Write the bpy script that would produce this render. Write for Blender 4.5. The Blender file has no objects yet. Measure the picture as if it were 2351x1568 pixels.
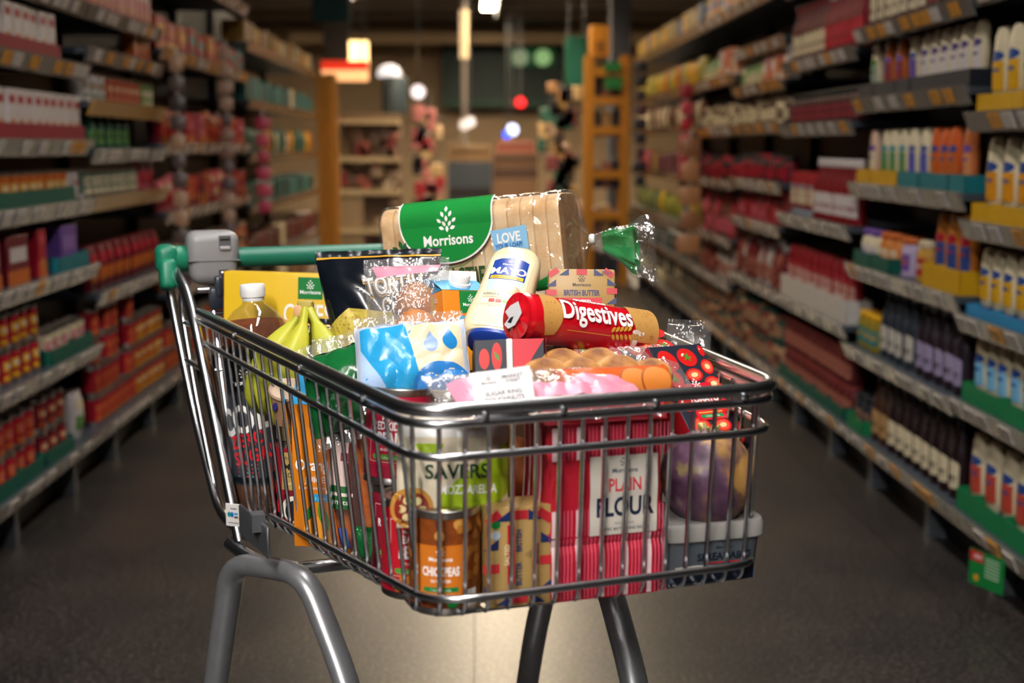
import bpy, bmesh, math, random
from mathutils import Vector, Matrix, noise, geometry
R = math.radians
random.seed(7)
C = bpy.context.scene.collection
SC = bpy.context.scene

# ------------------------------------------------------------------ camera
F, CX, CY, HOR, VPX, EYE = 3000.0, 1175.5, 784.0, 335.0, 1090.0, 1.22
pitch = math.atan((CY - HOR) / F)
yaw = math.atan((CX - VPX) / math.hypot(F, CY - HOR))
cam_d = bpy.data.cameras.new('camera')
cam = bpy.data.objects.new('camera', cam_d); C.objects.link(cam)
cam.location = (0, 0, EYE)
cam.rotation_euler = (R(90) - pitch, 0, -yaw)
cam_d.sensor_width = 36.0
cam_d.lens = 36.0 * F / 2351.0
cam_d.dof.use_dof = True
cam_d.dof.focus_distance = 1.66
cam_d.dof.aperture_fstop = 3.7
cam_d.clip_start = 0.02
SC.camera = cam

# ------------------------------------------------------------------ view, world
SC.view_settings.view_transform = 'Standard'
SC.view_settings.look = 'None'
SC.view_settings.gamma = 1.0
SC.view_settings.use_curve_mapping = False
SC.view_settings.exposure = 0.33
SC.cycles.max_bounces = 7
SC.cycles.diffuse_bounces = 3
SC.cycles.glossy_bounces = 4
SC.cycles.transmission_bounces = 4
SC.cycles.transparent_max_bounces = 24
SC.cycles.caustics_reflective = False
SC.cycles.caustics_refractive = False
SC.cycles.sample_clamp_indirect = 4.0
SC.cycles.use_adaptive_sampling = True
SC.cycles.adaptive_threshold = 0.02
SC.cycles.use_denoising = True
W = bpy.data.worlds.new('store_air'); SC.world = W; W.use_nodes = True
W.node_tree.nodes['Background'].inputs[0].default_value = (0.35, 0.5, 0.75, 1)
W.node_tree.nodes['Background'].inputs[1].default_value = 0.05

# ceiling strip lamps down the aisle: (y centre, length, width, strength, colour)
CEIL = 3.45
LAMP_X = 0.22
FLASH_X = -0.75                                       # first two runs moved aside and brightened, standing in for a camera flash
LAMP_WHITE = (1.0, 0.95, 0.90)
LAMP_WARM = (1.0, 0.80, 0.55)
LAMPS = [(-2.9 + 1.75 * i, 1.5, 0.22, (230.0, 125.0, 40.0, 28.0)[i] if i < 4 else (26.0 if i < 8 else 85.0), LAMP_WHITE if i < 5 else LAMP_WARM) for i in range(14)]

# ------------------------------------------------------------------ materials
MATS = {}
def lin(c):
    if isinstance(c, str):
        c = c.lstrip('#'); c = [int(c[i:i + 2], 16) / 255 for i in (0, 2, 4)]
        c = [x / 12.92 if x <= 0.04045 else ((x + 0.055) / 1.055) ** 2.4 for x in c]
    return tuple(c)[:3] + (1,)
def node_mat(name):
    m = bpy.data.materials.new(name); m.use_nodes = True
    return m, m.node_tree, m.node_tree.nodes['Principled BSDF']
def mat(col, rough=0.5, metal=0.0, vary=0.08, scale=40.0, bump=0.0, coat=0.0, spec=0.5, sub=0.0, name='paint', bscale=None):
    key = (str(col), rough, metal, vary, scale, bump, coat, spec, sub)
    if key in MATS: return MATS[key]
    m, nt, b = node_mat(name + '_' + str(len(MATS)))
    c = lin(col)
    tc = nt.nodes.new('ShaderNodeTexCoord')
    nz = nt.nodes.new('ShaderNodeTexNoise'); nz.inputs['Scale'].default_value = scale; nz.inputs['Detail'].default_value = 4
    nt.links.new(tc.outputs['Object'], nz.inputs['Vector'])
    mr = nt.nodes.new('ShaderNodeValToRGB')
    mr.color_ramp.elements[0].position = 0.25; mr.color_ramp.elements[1].position = 0.75
    mr.color_ramp.elements[0].color = tuple(x * (1 - vary) for x in c[:3]) + (1,)
    mr.color_ramp.elements[1].color = tuple(min(1, x * (1 + vary)) for x in c[:3]) + (1,)
    nt.links.new(nz.outputs['Fac'], mr.inputs['Fac']); nt.links.new(mr.outputs['Color'], b.inputs['Base Color'])
    b.inputs['Roughness'].default_value = rough; b.inputs['Metallic'].default_value = metal
    b.inputs['Coat Weight'].default_value = coat; b.inputs['Coat Roughness'].default_value = 0.08
    b.inputs['Specular IOR Level'].default_value = spec
    if sub: b.inputs['Subsurface Weight'].default_value = sub; b.inputs['Subsurface Radius'].default_value = (0.01, 0.006, 0.004)
    if bump:
        n2 = nt.nodes.new('ShaderNodeTexNoise'); n2.inputs['Scale'].default_value = bscale or scale; n2.inputs['Detail'].default_value = 5
        nt.links.new(tc.outputs['Object'], n2.inputs['Vector'])
        bp = nt.nodes.new('ShaderNodeBump'); bp.inputs['Strength'].default_value = bump; bp.inputs['Distance'].default_value = 0.004
        nt.links.new(n2.outputs['Fac'], bp.inputs['Height']); nt.links.new(bp.outputs['Normal'], b.inputs['Normal'])
    MATS[key] = m
    return m
def pal_mat(cols, scale, rough=0.5, bump=0.0, name='mottle', detail=3.0, contrast=None, kind='noise', stretch=(1, 1, 1), spec=0.5, sub=0.0):
    """a mottled surface: noise (or cells) through a ramp of the thing's own colours"""
    key = ('pal', str(cols), scale, rough, bump, kind, stretch)
    if key in MATS: return MATS[key]
    m, nt, b = node_mat(name + '_' + str(len(MATS)))
    tc = nt.nodes.new('ShaderNodeTexCoord'); mp = nt.nodes.new('ShaderNodeMapping'); mp.inputs['Scale'].default_value = stretch
    nt.links.new(tc.outputs['Object'], mp.inputs['Vector'])
    if kind == 'noise':
        nz = nt.nodes.new('ShaderNodeTexNoise'); nz.inputs['Detail'].default_value = detail; out = 'Fac'
    else:
        nz = nt.nodes.new('ShaderNodeTexVoronoi'); out = 'Distance' if kind == 'cell' else 'Color'
    nz.inputs['Scale'].default_value = scale
    nt.links.new(mp.outputs[0], nz.inputs['Vector'])
    rp = nt.nodes.new('ShaderNodeValToRGB'); e = rp.color_ramp.elements
    lo, hi = contrast or (0.3, 0.7)
    n = len(cols)
    e[0].position = lo; e[0].color = lin(cols[0]); e[1].position = hi; e[1].color = lin(cols[-1])
    for i in range(1, n - 1):
        q = e.new(lo + (hi - lo) * i / (n - 1)); q.color = lin(cols[i])
    nt.links.new(nz.outputs[out], rp.inputs['Fac']); nt.links.new(rp.outputs['Color'], b.inputs['Base Color'])
    b.inputs['Roughness'].default_value = rough; b.inputs['Specular IOR Level'].default_value = spec
    if sub: b.inputs['Subsurface Weight'].default_value = sub; b.inputs['Subsurface Radius'].default_value = (0.01, 0.006, 0.004)
    if bump:
        bp = nt.nodes.new('ShaderNodeBump'); bp.inputs['Strength'].default_value = bump; bp.inputs['Distance'].default_value = 0.004
        nt.links.new(nz.outputs[out], bp.inputs['Height']); nt.links.new(bp.outputs['Normal'], b.inputs['Normal'])
    MATS[key] = m
    return m
def film(tint=(1, 1, 1), base=0.07, milk=0.03, crinkle=0.5, scale=60.0, rough=0.06):
    """thin clear wrapping film: mostly see-through, glossy, crinkled"""
    key = ('film', tint, base, milk, crinkle, scale, rough)
    if key in MATS: return MATS[key]
    m, nt, b = node_mat('clear_film_%d' % len(MATS)); nt.nodes.remove(b)
    out = nt.nodes['Material Output']
    tr = nt.nodes.new('ShaderNodeBsdfTransparent'); tr.inputs[0].default_value = tuple(tint) + (1,)
    gl = nt.nodes.new('ShaderNodeBsdfGlossy'); gl.inputs['Roughness'].default_value = rough
    df = nt.nodes.new('ShaderNodeBsdfDiffuse'); df.inputs[0].default_value = tuple(0.9 * t for t in tint) + (1,)
    lw = nt.nodes.new('ShaderNodeFresnel'); lw.inputs['IOR'].default_value = 1.5
    ad = nt.nodes.new('ShaderNodeMath'); ad.operation = 'ADD'; ad.inputs[1].default_value = base; ad.use_clamp = True
    m1 = nt.nodes.new('ShaderNodeMixShader'); m1.inputs[0].default_value = milk
    m2 = nt.nodes.new('ShaderNodeMixShader')
    tc = nt.nodes.new('ShaderNodeTexCoord'); nz = nt.nodes.new('ShaderNodeTexNoise'); nz.inputs['Scale'].default_value = scale; nz.inputs['Detail'].default_value = 2
    nz.inputs['Distortion'].default_value = 1.2
    bp = nt.nodes.new('ShaderNodeBump'); bp.inputs['Strength'].default_value = crinkle; bp.inputs['Distance'].default_value = 0.01
    nt.links.new(tc.outputs['Object'], nz.inputs['Vector']); nt.links.new(nz.outputs['Fac'], bp.inputs['Height'])
    nt.links.new(bp.outputs['Normal'], gl.inputs['Normal'])
    mn = nt.nodes.new('ShaderNodeMath'); mn.operation = 'MINIMUM'; mn.inputs[1].default_value = 0.28
    nt.links.new(lw.outputs[0], ad.inputs[0]); nt.links.new(ad.outputs[0], mn.inputs[0]); nt.links.new(mn.outputs[0], m2.inputs[0])
    nt.links.new(tr.outputs[0], m1.inputs[1]); nt.links.new(df.outputs[0], m1.inputs[2])
    nt.links.new(m1.outputs[0], m2.inputs[1]); nt.links.new(gl.outputs[0], m2.inputs[2])
    nt.links.new(m2.outputs[0], out.inputs['Surface'])
    MATS[key] = m
    return m
def glow(col, strength, name='lamp_glow'):
    key = ('glow', str(col), strength)
    if key in MATS: return MATS[key]
    m, nt, b = node_mat(name + '_%d' % len(MATS))
    b.inputs['Base Color'].default_value = lin(col); b.inputs['Emission Color'].default_value = lin(col); b.inputs['Emission Strength'].default_value = strength
    MATS[key] = m
    return m
CHROME = mat((0.66, 0.68, 0.71), 0.24, 1.0, 0.06, 90, name='chrome')
STEEL = mat((0.42, 0.43, 0.45), 0.3, 1.0, 0.10, 60, name='steel')
WHITE = mat('#f4f2f2', 0.35, name='white_print')
BLACK = mat('#15161a', 0.4, name='black_print')
FILM = film()

# ------------------------------------------------------------------ mesh helpers
class MB:
    """collects shapes and links them as ONE mesh object"""
    def __init__(s): s.v = []; s.f = []; s.m = []; s.s = []; s.mats = []
    def mi(s, m):
        if m not in s.mats: s.mats.append(m)
        return s.mats.index(m)
    def add(s, vs, fs, m, smooth=True, xf=None):
        o = len(s.v); k = s.mi(m)
        s.v += [tuple(xf @ Vector(v)) for v in vs] if xf else [tuple(v) for v in vs]
        for f in fs: s.f.append([i + o for i in f]); s.m.append(k); s.s.append(smooth)
        return s
    def box(s, a, b, m, xf=None):
        (x0, y0, z0), (x1, y1, z1) = a, b
        vs = [(x0, y0, z0), (x1, y0, z0), (x1, y1, z0), (x0, y1, z0), (x0, y0, z1), (x1, y0, z1), (x1, y1, z1), (x0, y1, z1)]
        return s.add(vs, [(0, 3, 2, 1), (4, 5, 6, 7), (0, 1, 5, 4), (1, 2, 6, 5), (2, 3, 7, 6), (3, 0, 4, 7)], m, False, xf)
    def rbox(s, a, b, m, bev=0.003, seg=2, xf=None, fn=None, cuts=0):
        bm = bmesh.new(); bmesh.ops.create_cube(bm, size=1)
        for v in bm.verts: v.co = Vector([a[i] + (v.co[i] + 0.5) * (b[i] - a[i]) for i in range(3)])
        if cuts: bmesh.ops.subdivide_edges(bm, edges=bm.edges[:], cuts=cuts, use_grid_fill=True)
        if bev:
            es = [e for e in bm.edges if len(e.link_faces) == 2 and e.calc_face_angle() > 0.5]
            bmesh.ops.bevel(bm, geom=es, offset=bev, segments=seg, affect='EDGES', profile=0.5)
        if fn:
            for v in bm.verts: v.co = Vector(fn(v.co))
        bm.verts.index_update()
        s.add([v.co.copy() for v in bm.verts], [[v.index for v in f.verts] for f in bm.faces], m, True, xf); bm.free()
        return s
    def tube(s, pts, r, m, seg=8, closed=False, xf=None, flat=None, ridge=0.0):
        pts = [Vector(p) for p in pts]; n = len(pts); vs = []; fs = []
        rr = r if isinstance(r, (list, tuple)) else [r] * n
        t0 = (pts[1] - pts[0]).normalized(); nv = t0.orthogonal().normalized()
        if abs(t0.z) < 0.9: nv = (Vector((0, 0, 1)) - t0 * t0.z).normalized()
        for i, p in enumerate(pts):
            a = pts[(i - 1) % n] if (closed or i) else p; b = pts[(i + 1) % n] if (closed or i < n - 1) else p
            t = (b - a).normalized(); nv = (nv - t * nv.dot(t)).normalized(); bn = t.cross(nv)
            for k in range(seg):
                an = 2 * math.pi * k / seg
                rk = rr[i] * (1 + ridge * math.cos(5 * an)); q = nv * math.cos(an) * rk + bn * math.sin(an) * rk * (flat or 1)
                vs.append(p + q)
        for i in range(n if closed else n - 1):
            j = (i + 1) % n
            for k in range(seg):
                l = (k + 1) % seg; fs.append((i * seg + k, i * seg + l, j * seg + l, j * seg + k))
        if not closed: fs += [tuple(range(seg))[::-1], tuple((n - 1) * seg + k for k in range(seg))]
        return s.add(vs, fs, m, True, xf)
    def lathe(s, prof, m, seg=24, sx=1.0, sy=1.0, xf=None, caps=True):
        """profile of (r, z) or (r, z, material) from bottom to top"""
        vs = []
        for p in prof:
            for k in range(seg):
                a = 2 * math.pi * k / seg; vs.append((p[0] * math.cos(a) * sx, p[0] * math.sin(a) * sy, p[1]))
        n = len(prof)
        for i in range(n - 1):
            fs = [(i * seg + k, i * seg + (k + 1) % seg, (i + 1) * seg + (k + 1) % seg, (i + 1) * seg + k) for k in range(seg)]
            mm = prof[i][2] if len(prof[i]) > 2 else m
            if i == 0: s.add(vs, fs, mm, True, xf); base = len(s.v) - len(vs)
            else:
                kk = s.mi(mm)
                for f in fs: s.f.append([q + base for q in f]); s.m.append(kk); s.s.append(True)
        if caps:
            for i, rev in ((0, True), (n - 1, False)):
                f = [base + i * seg + k for k in range(seg)]
                s.f.append(f[::-1] if rev else f); s.m.append(s.mi(prof[i][2] if len(prof[i]) > 2 else m)); s.s.append(False)
        return s
    def grid(s, fn, nu, nv, m, cu=False, cv=False, xf=None):
        vs = [fn(i / (nu if cu else nu - 1), j / (nv if cv else nv - 1)) for i in range(nu) for j in range(nv)]
        fs = []
        for i in range(nu if cu else nu - 1):
            for j in range(nv if cv else nv - 1):
                a, b = (i + 1) % nu, (j + 1) % nv
                fs.append((i * nv + j, a * nv + j, a * nv + b, i * nv + b))
        return s.add(vs, fs, m, True, xf)
    def build(s, name, parent=None, loc=None, sharp=38):
        me = bpy.data.meshes.new(name); me.from_pydata(s.v, [], s.f)
        for m in s.mats: me.materials.append(m)
        me.polygons.foreach_set('material_index', s.m); me.polygons.foreach_set('use_smooth', s.s)
        if any(s.s): me.set_sharp_from_angle(angle=R(sharp))
        me.update()
        o = bpy.data.objects.new(name, me); C.objects.link(o)
        if parent: o.parent = parent
        if loc: o.location = loc
        return o
def fillet(pts, rad, n=5):
    """round the corners of a polyline"""
    pts = [Vector(p) for p in pts]; out = [pts[0]]
    for i in range(1, len(pts) - 1):
        p, a, b = pts[i], pts[i - 1], pts[i + 1]
        r = rad[i - 1] if isinstance(rad, (list, tuple)) else rad
        r = min(r, (a - p).length * 0.48, (b - p).length * 0.48)
        q, w = p + (a - p).normalized() * r, p + (b - p).normalized() * r
        for k in range(n + 1):
            t = k / n; out.append(q * (1 - t) ** 2 + p * 2 * t * (1 - t) + w * t * t)
    out.append(pts[-1]); return out
def tag(o, label=None, cat=None, group=None, kind=None):
    if label: o['label'] = label
    if cat: o['category'] = cat
    if group: o['group'] = group
    if kind: o['kind'] = kind
    return o
def frame(z, facing):
    z = Vector(z).normalized(); f = Vector(facing); y = -(f - z * f.dot(z)).normalized(); x = y.cross(z)
    return Matrix((x, y, z)).transposed()
def thing(name, label, cat, loc=(0, 0, 0), rot=None, group=None):
    """an Empty at the thing's base that parents its parts; rot = yaw in degrees, (yaw, pitch, roll) or a 3x3 matrix"""
    o = bpy.data.objects.new(name, None); C.objects.link(o); o.empty_display_size = 0.05
    if rot is None: m = Matrix.Identity(3)
    elif isinstance(rot, (int, float)): m = Matrix.Rotation(R(rot), 3, 'Z')
    elif isinstance(rot, tuple): m = Matrix.Rotation(R(rot[0]), 3, 'Z') @ Matrix.Rotation(R(rot[1]), 3, 'X') @ Matrix.Rotation(R(rot[2]), 3, 'Y')
    else: m = rot
    o.matrix_world = Matrix.Translation(Vector(loc)) @ m.to_4x4()
    return tag(o, label, cat, group)
def copy_tree(o, parent=None):
    c = o.copy(); C.objects.link(c); c.parent = parent
    for ch in o.children: copy_tree(ch, c)
    return c
def struct(o): o['kind'] = 'structure'; return o
fwd = Vector((math.sin(yaw) * math.cos(pitch), math.cos(yaw) * math.cos(pitch), -math.sin(pitch)))
rgt = Vector((math.cos(yaw), -math.sin(yaw), 0)); upv = rgt.cross(fwd); EYEP = Vector((0, 0, EYE))
def at(x, y, d):
    """the point of the place seen at photograph pixel x, y, at distance d in front of the lens"""
    return EYEP + (fwd + rgt * ((x - CX) / F) + upv * ((CY - y) / F)) * d

# ------------------------------------------------------------------ flat print
TXT = {}
def text_tris(s, bold=0.0):
    if 0.014 < bold < 0.022: bold = 0.022              # the built-in face fills badly in between
    k = (s, bold)
    if k not in TXT:
        cu = bpy.data.curves.new('t', 'FONT'); cu.body = s; cu.size = 1; cu.align_x = 'CENTER'; cu.offset = bold; cu.resolution_u = 3
        ob = bpy.data.objects.new('t', cu); C.objects.link(ob)
        me = ob.to_mesh(); me.calc_loop_triangles()
        v = [(p.co.x, p.co.y) for p in me.vertices]
        TXT[k] = [[v[i] for i in t.vertices] for t in me.loop_triangles]
        ob.to_mesh_clear(); C.objects.unlink(ob); bpy.data.objects.remove(ob); bpy.data.curves.remove(cu)
    return TXT[k]
class Print:
    """ink on a surface: shapes in the plane, laid on the surface by a mapping (x, y, lift) -> point"""
    def __init__(s): s.t = []; s.b = []
    def tris(s, ts, m):
        if not ts: return s
        xs = [p[0] for t in ts for p in t]; ys = [p[1] for t in ts for p in t]; b = (min(xs), min(ys), max(xs), max(ys))
        n = 1 + max([q[4] for q in s.b if q[0] < b[2] and b[0] < q[2] and q[1] < b[3] and b[1] < q[3]], default=0)   # ink over ink, only where they meet
        s.b.append(b + (n,)); s.t += [(t, m, n) for t in ts]; return s
    def poly(s, pts, m):
        p3 = [Vector((x, y, 0)) for x, y in pts]
        return s.tris([[pts[i] for i in t] for t in geometry.tessellate_polygon([p3])], m)
    def rect(s, x0, y0, x1, y1, m): return s.poly([(x0, y0), (x1, y0), (x1, y1), (x0, y1)], m)
    def rrect(s, x0, y0, x1, y1, r, m):
        pts = []
        for cx, cy, a0 in ((x1 - r, y0 + r, -90), (x1 - r, y1 - r, 0), (x0 + r, y1 - r, 90), (x0 + r, y0 + r, 180)):
            pts += [(cx + r * math.cos(R(a0 + q)), cy + r * math.sin(R(a0 + q))) for q in (0, 30, 60, 90)]
        return s.poly(pts, m)
    def ell(s, cx, cy, rx, ry, m, rot=0, n=20, a0=0, a1=360):
        c, d = math.cos(R(rot)), math.sin(R(rot)); pts = []
        k = n + (0 if a1 - a0 >= 360 else 1)
        for i in range(k):
            a = R(a0 + (a1 - a0) * i / n); x, y = rx * math.cos(a), ry * math.sin(a); pts.append((cx + x * c - y * d, cy + x * d + y * c))
        return s.poly(pts, m)
    def leaf(s, cx, cy, l, w, m, rot=0):
        c, d = math.cos(R(rot)), math.sin(R(rot)); pts = []
        for i in range(9): t = i / 8; pts.append((t * l - l / 2, w / 2 * math.sin(math.pi * t)))
        for i in range(1, 8): t = 1 - i / 8; pts.append((t * l - l / 2, -w / 2 * math.sin(math.pi * t)))
        return s.poly([(cx + x * c - y * d, cy + x * d + y * c) for x, y in pts], m)
    def text(s, txt, x, y, size, m, bold=0.0, sx=1.0, rot=0, left=False, arc=0.0):
        c, d = math.cos(R(rot)), math.sin(R(rot)); ts = text_tris(txt, bold); dx = 0
        if left: dx = -min(p[0] for t in ts for p in t)
        o = []
        for t in ts:
            q = []
            for a, b in t:
                a = (a + dx) * size * sx; b = b * size + arc * a * a
                q.append((x + a * c - b * d, y + a * d + b * c))
            o.append(q)
        return s.tris(o, m)
    def logo(s, x, y, k, m, word=True, rot=0):
        """wheat-leaf mark over the shop name; k = width of the word"""
        c, d = math.cos(R(rot)), math.sin(R(rot))
        for px, py, a in ((0, .52, 90), (-.085, .42, 115), (.085, .42, 65), (-.16, .3, 140), (.16, .3, 40), (-.06, .24, 120), (.06, .24, 60), (0, .33, 90), (-.12, .16, 160), (.12, .16, 20), (0, .14, 90)):
            X, Y = px * k, py * k + k * .14
            s.leaf(x + X * c - Y * d, y + X * d + Y * c, k * .12, k * .065, m, a + rot)
        if word: s.text('Morrisons', x, y, k * .26, m, bold=0.02, rot=rot)
        return s
    def build(s, name, parent, fn, maxlen=0.02, lift=0.0004, step=0.00014):
        mb = MB(); by = {}
        for t, m, n in s.t: by.setdefault(m, []).append((t, lift + n * step))
        for m, L in by.items():
            vs = []; fs = []
            for t, h in L:
                st = [t]
                while st:
                    a, b, c = st.pop()
                    e = [math.dist(a, b), math.dist(b, c), math.dist(c, a)]; k = max(range(3), key=lambda i: e[i])
                    if e[k] > maxlen and len(vs) < 60000:
                        q = (a, b, c); p0, p1, p2 = q[k], q[(k + 1) % 3], q[(k + 2) % 3]
                        mid = ((p0[0] + p1[0]) / 2, (p0[1] + p1[1]) / 2); st += [(p0, mid, p2), (mid, p1, p2)]
                    else:
                        if (b[0] - a[0]) * (c[1] - a[1]) - (b[1] - a[1]) * (c[0] - a[0]) < 0: b, c = c, b
                        i = len(vs); vs += [fn(a[0], a[1], h), fn(b[0], b[1], h), fn(c[0], c[1], h)]; fs.append((i, i + 1, i + 2))
            mb.add(vs, fs, m, False)
        return mb.build(name, parent)
def on_flat(d): return lambda x, y, h: (x, -d - h, y)
def on_cyl(r): return lambda x, y, h: ((r + h) * math.sin(x / r), -(r + h) * math.cos(x / r), y)
def ink(c, rough=0.4): return mat(c, rough, vary=0.03, name='ink')

# ================================================================== the store shell
YB, YF, XW = 25.0, -5.0, 6.0
m_floor, nt, b = node_mat('speckled_vinyl')
tc = nt.nodes.new('ShaderNodeTexCoord'); n1 = nt.nodes.new('ShaderNodeTexNoise'); n1.inputs['Scale'].default_value = 95; n1.inputs['Detail'].default_value = 3
n2 = nt.nodes.new('ShaderNodeTexNoise'); n2.inputs['Scale'].default_value = 3.2; n2.inputs['Detail'].default_value = 5
r1 = nt.nodes.new('ShaderNodeValToRGB'); e = r1.color_ramp.elements; e[0].position = .33; e[0].color = lin('#141519'); e[1].position = .66; e[1].color = lin('#5a5653'); q = e.new(.5); q.color = lin('#282829')
r2 = nt.nodes.new('ShaderNodeValToRGB'); r2.color_ramp.elements[0].position = .3; r2.color_ramp.elements[0].color = (.55, .58, .64, 1); r2.color_ramp.elements[1].position = .7; r2.color_ramp.elements[1].color = (1.15, 1.02, .9, 1)
mx = nt.nodes.new('ShaderNodeMix'); mx.data_type = 'RGBA'; mx.blend_type = 'MULTIPLY'; mx.inputs[0].default_value = 1
for n_ in (n1, n2): nt.links.new(tc.outputs['Object'], n_.inputs['Vector'])
nt.links.new(n1.outputs['Fac'], r1.inputs[0]); nt.links.new(n2.outputs['Fac'], r2.inputs[0]); nt.links.new(r1.outputs[0], mx.inputs[6]); nt.links.new(r2.outputs[0], mx.inputs[7]); nt.links.new(mx.outputs[2], b.inputs['Base Color'])
b.inputs['Roughness'].default_value = .36; b.inputs['Specular IOR Level'].default_value = .45
fb = MB().box((-XW, YF, -0.06), (XW, YB, -0.004), mat('#242220', 0.6)); floor = struct(fb.build('floor'))
xs = [-6, -4.6, -3.2, -1.9, -0.62, -0.006, 1.27, 2.5, 3.7, 4.9, 6]
for i in range(len(xs) - 1):
    for y0, y1 in ((YF, 6.0), (6.0, 16.0), (16.0, YB)):
        MB().box((xs[i] + .0012, y0 + .0012, -0.004), (xs[i + 1] - .0012, y1 - .0012, 0), m_floor).build('floor_sheet', floor)
ce = struct(MB().box((-XW, YF, CEIL), (XW, YB, CEIL + .1), mat('#a89c8e', 0.8)).build('ceiling'))
for i in range(9): MB().box((-XW, 9 + i * 1.9, CEIL - .12), (XW, 9.12 + i * 1.9, CEIL), mat('#7c6f62', 0.7)).build('ceiling_rib', ce)
m_wall = mat('#c4a988', 0.8, vary=.05, scale=3)
struct(MB().box((-XW, YB, 0), (XW, YB + .1, CEIL), m_wall).build('wall_back'))
struct(MB().box((-XW, YF - .1, 0), (XW, YF, CEIL), mat('#8b8178', 0.8)).build('wall_front'))
struct(MB().box((-XW - .1, YF, 0), (-XW, YB, CEIL), mat('#3b4148', 0.8)).build('wall_left'))
struct(MB().box((XW, YF, 0), (XW + .1, YB, CEIL), mat('#3b4148', 0.8)).build('wall_right'))
bulk = MB().box((-3.2, 23.2, 2.98), (3.4, 23.5, 3.16), mat('#d8bd94', 0.6)); struct(bulk.build('trim_1'))

def lamp(y, l, w, st, col, x=LAMP_X, k=0):
    t = thing('ceiling_lamp', ('long white ceiling strip lamp, number %d along the aisle from the trolley end' % (k + 1)) if k < 20 else 'warm ceiling strip lamp over the open end of the store', 'lamp', (x, y, CEIL - .16), group='aisle strip lamps')
    MB().rbox((-w / 2, -l / 2, 0), (w / 2, l / 2, .06), mat('#d9d6d0', .4), .01).build('housing', t)
    MB().box((-w / 2 + .012, -l / 2 + .012, -.006), (w / 2 - .012, l / 2 - .012, .004), glow(col, st)).build('diffuser', t)
    for s in (-1, 1): MB().box((s * w / 2 - .003, -l / 2, -.15), (s * w / 2 + .003, l / 2, .02), mat('#4a4a4c', .6)).build('added_skirt', t)  # skirts added to hold the lamp light off the shelves
    for s in (-1, 1): MB().tube([(0, s * l * .35, .06), (0, s * l * .35, .16)], .006, STEEL, 6).build('hanger', t)
for i, q in enumerate(LAMPS): lamp(*q, k=i, x=FLASH_X if i < 2 else LAMP_X)
for i, (x, y) in enumerate(((-3.4, 13.6), (3.6, 13.6), (-3.2, 17.2), (3.4, 17.2), (-1.5, 17.2), (1.8, 17.2))): lamp(y, 1.5, .22, 200.0, LAMP_WARM, x=x, k=20 + i)  # extra lamps added out of view to brighten the back wall

# ================================================================== shelving
BAY0, BAYL = 2.56, 1.13
m_steel = mat('#1c232c', 0.45, vary=.15, scale=8, name='shelf_steel')
m_deck = mat('#3a4450', 0.4, vary=.12, scale=6)
m_lip = mat('#6c6a68', 0.2, vary=.06, scale=12, name='lip_plastic')
m_lip_warmlit = mat('#a08466', 0.18, vary=.06, scale=12)  # grey lip plastic with the warm far light put into its colour
m_lipy = mat('#c2913a', 0.3, vary=.06, scale=12)
m_tw = mat('#e2dbd4', 0.4); m_ty = mat('#e8a236', 0.4)
m_kick = mat('#10151c', 0.6)
ORD = ['lowest', 'second', 'third', 'fourth', 'fifth', 'sixth', 'seventh', 'eighth']
SIDE = {-1: 'tinned food', 1: 'sauces'}
tick = {}
for nm, m in (('w', m_tw), ('y', m_ty)):
    q = MB().box((-.0015, -.036, -.021), (.0015, .036, .021), m); me = q.build('t'); tick[nm] = me.data; C.objects.unlink(me); bpy.data.objects.remove(me)
# lip bottoms of the shelves, bay by bay
LEV = {-1: {0: [.13, .45, .75, .98, 1.187, 1.45, 1.67], 1: [.13, .45, .745, .98, 1.187, 1.45, 1.67], 2: [.13, .63, .98, 1.155, 1.33, 1.52, 1.67],
            3: [.13, .5, .87, 1.18, 1.60, 2.0], 4: [.13, .5, .87, 1.18, 1.60, 2.0], 5: [.13, .45, .8, 1.12, 1.45, 1.80], 6: [.13, .45, .8, 1.12, 1.45, 1.80], 7: [.13, .45, .8, 1.12, 1.45, 1.80]},
       1: {0: [.13, .449, .695, .96, 1.258, 1.60], 1: [.13, .44, .74, 1.035, 1.335, 1.58], 2: [.13, .50, .87, 1.26, 1.53, 1.86], 3: [.13, .50, .80, 1.0, 1.275, 1.47, 1.66, 1.90],
           4: [.13, .42, .66, .98, 1.27, 1.55, 1.90], 5: [.13, .42, .66, .98, 1.3, 1.55, 1.90], 6: [.13, .42, .66, .98, 1.3, 1.55, 1.90], 7: [.13, .42, .66, .98, 1.3, 1.55, 1.90]}}
YELLOW = {(-1, 2): {2, 4}}
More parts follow.
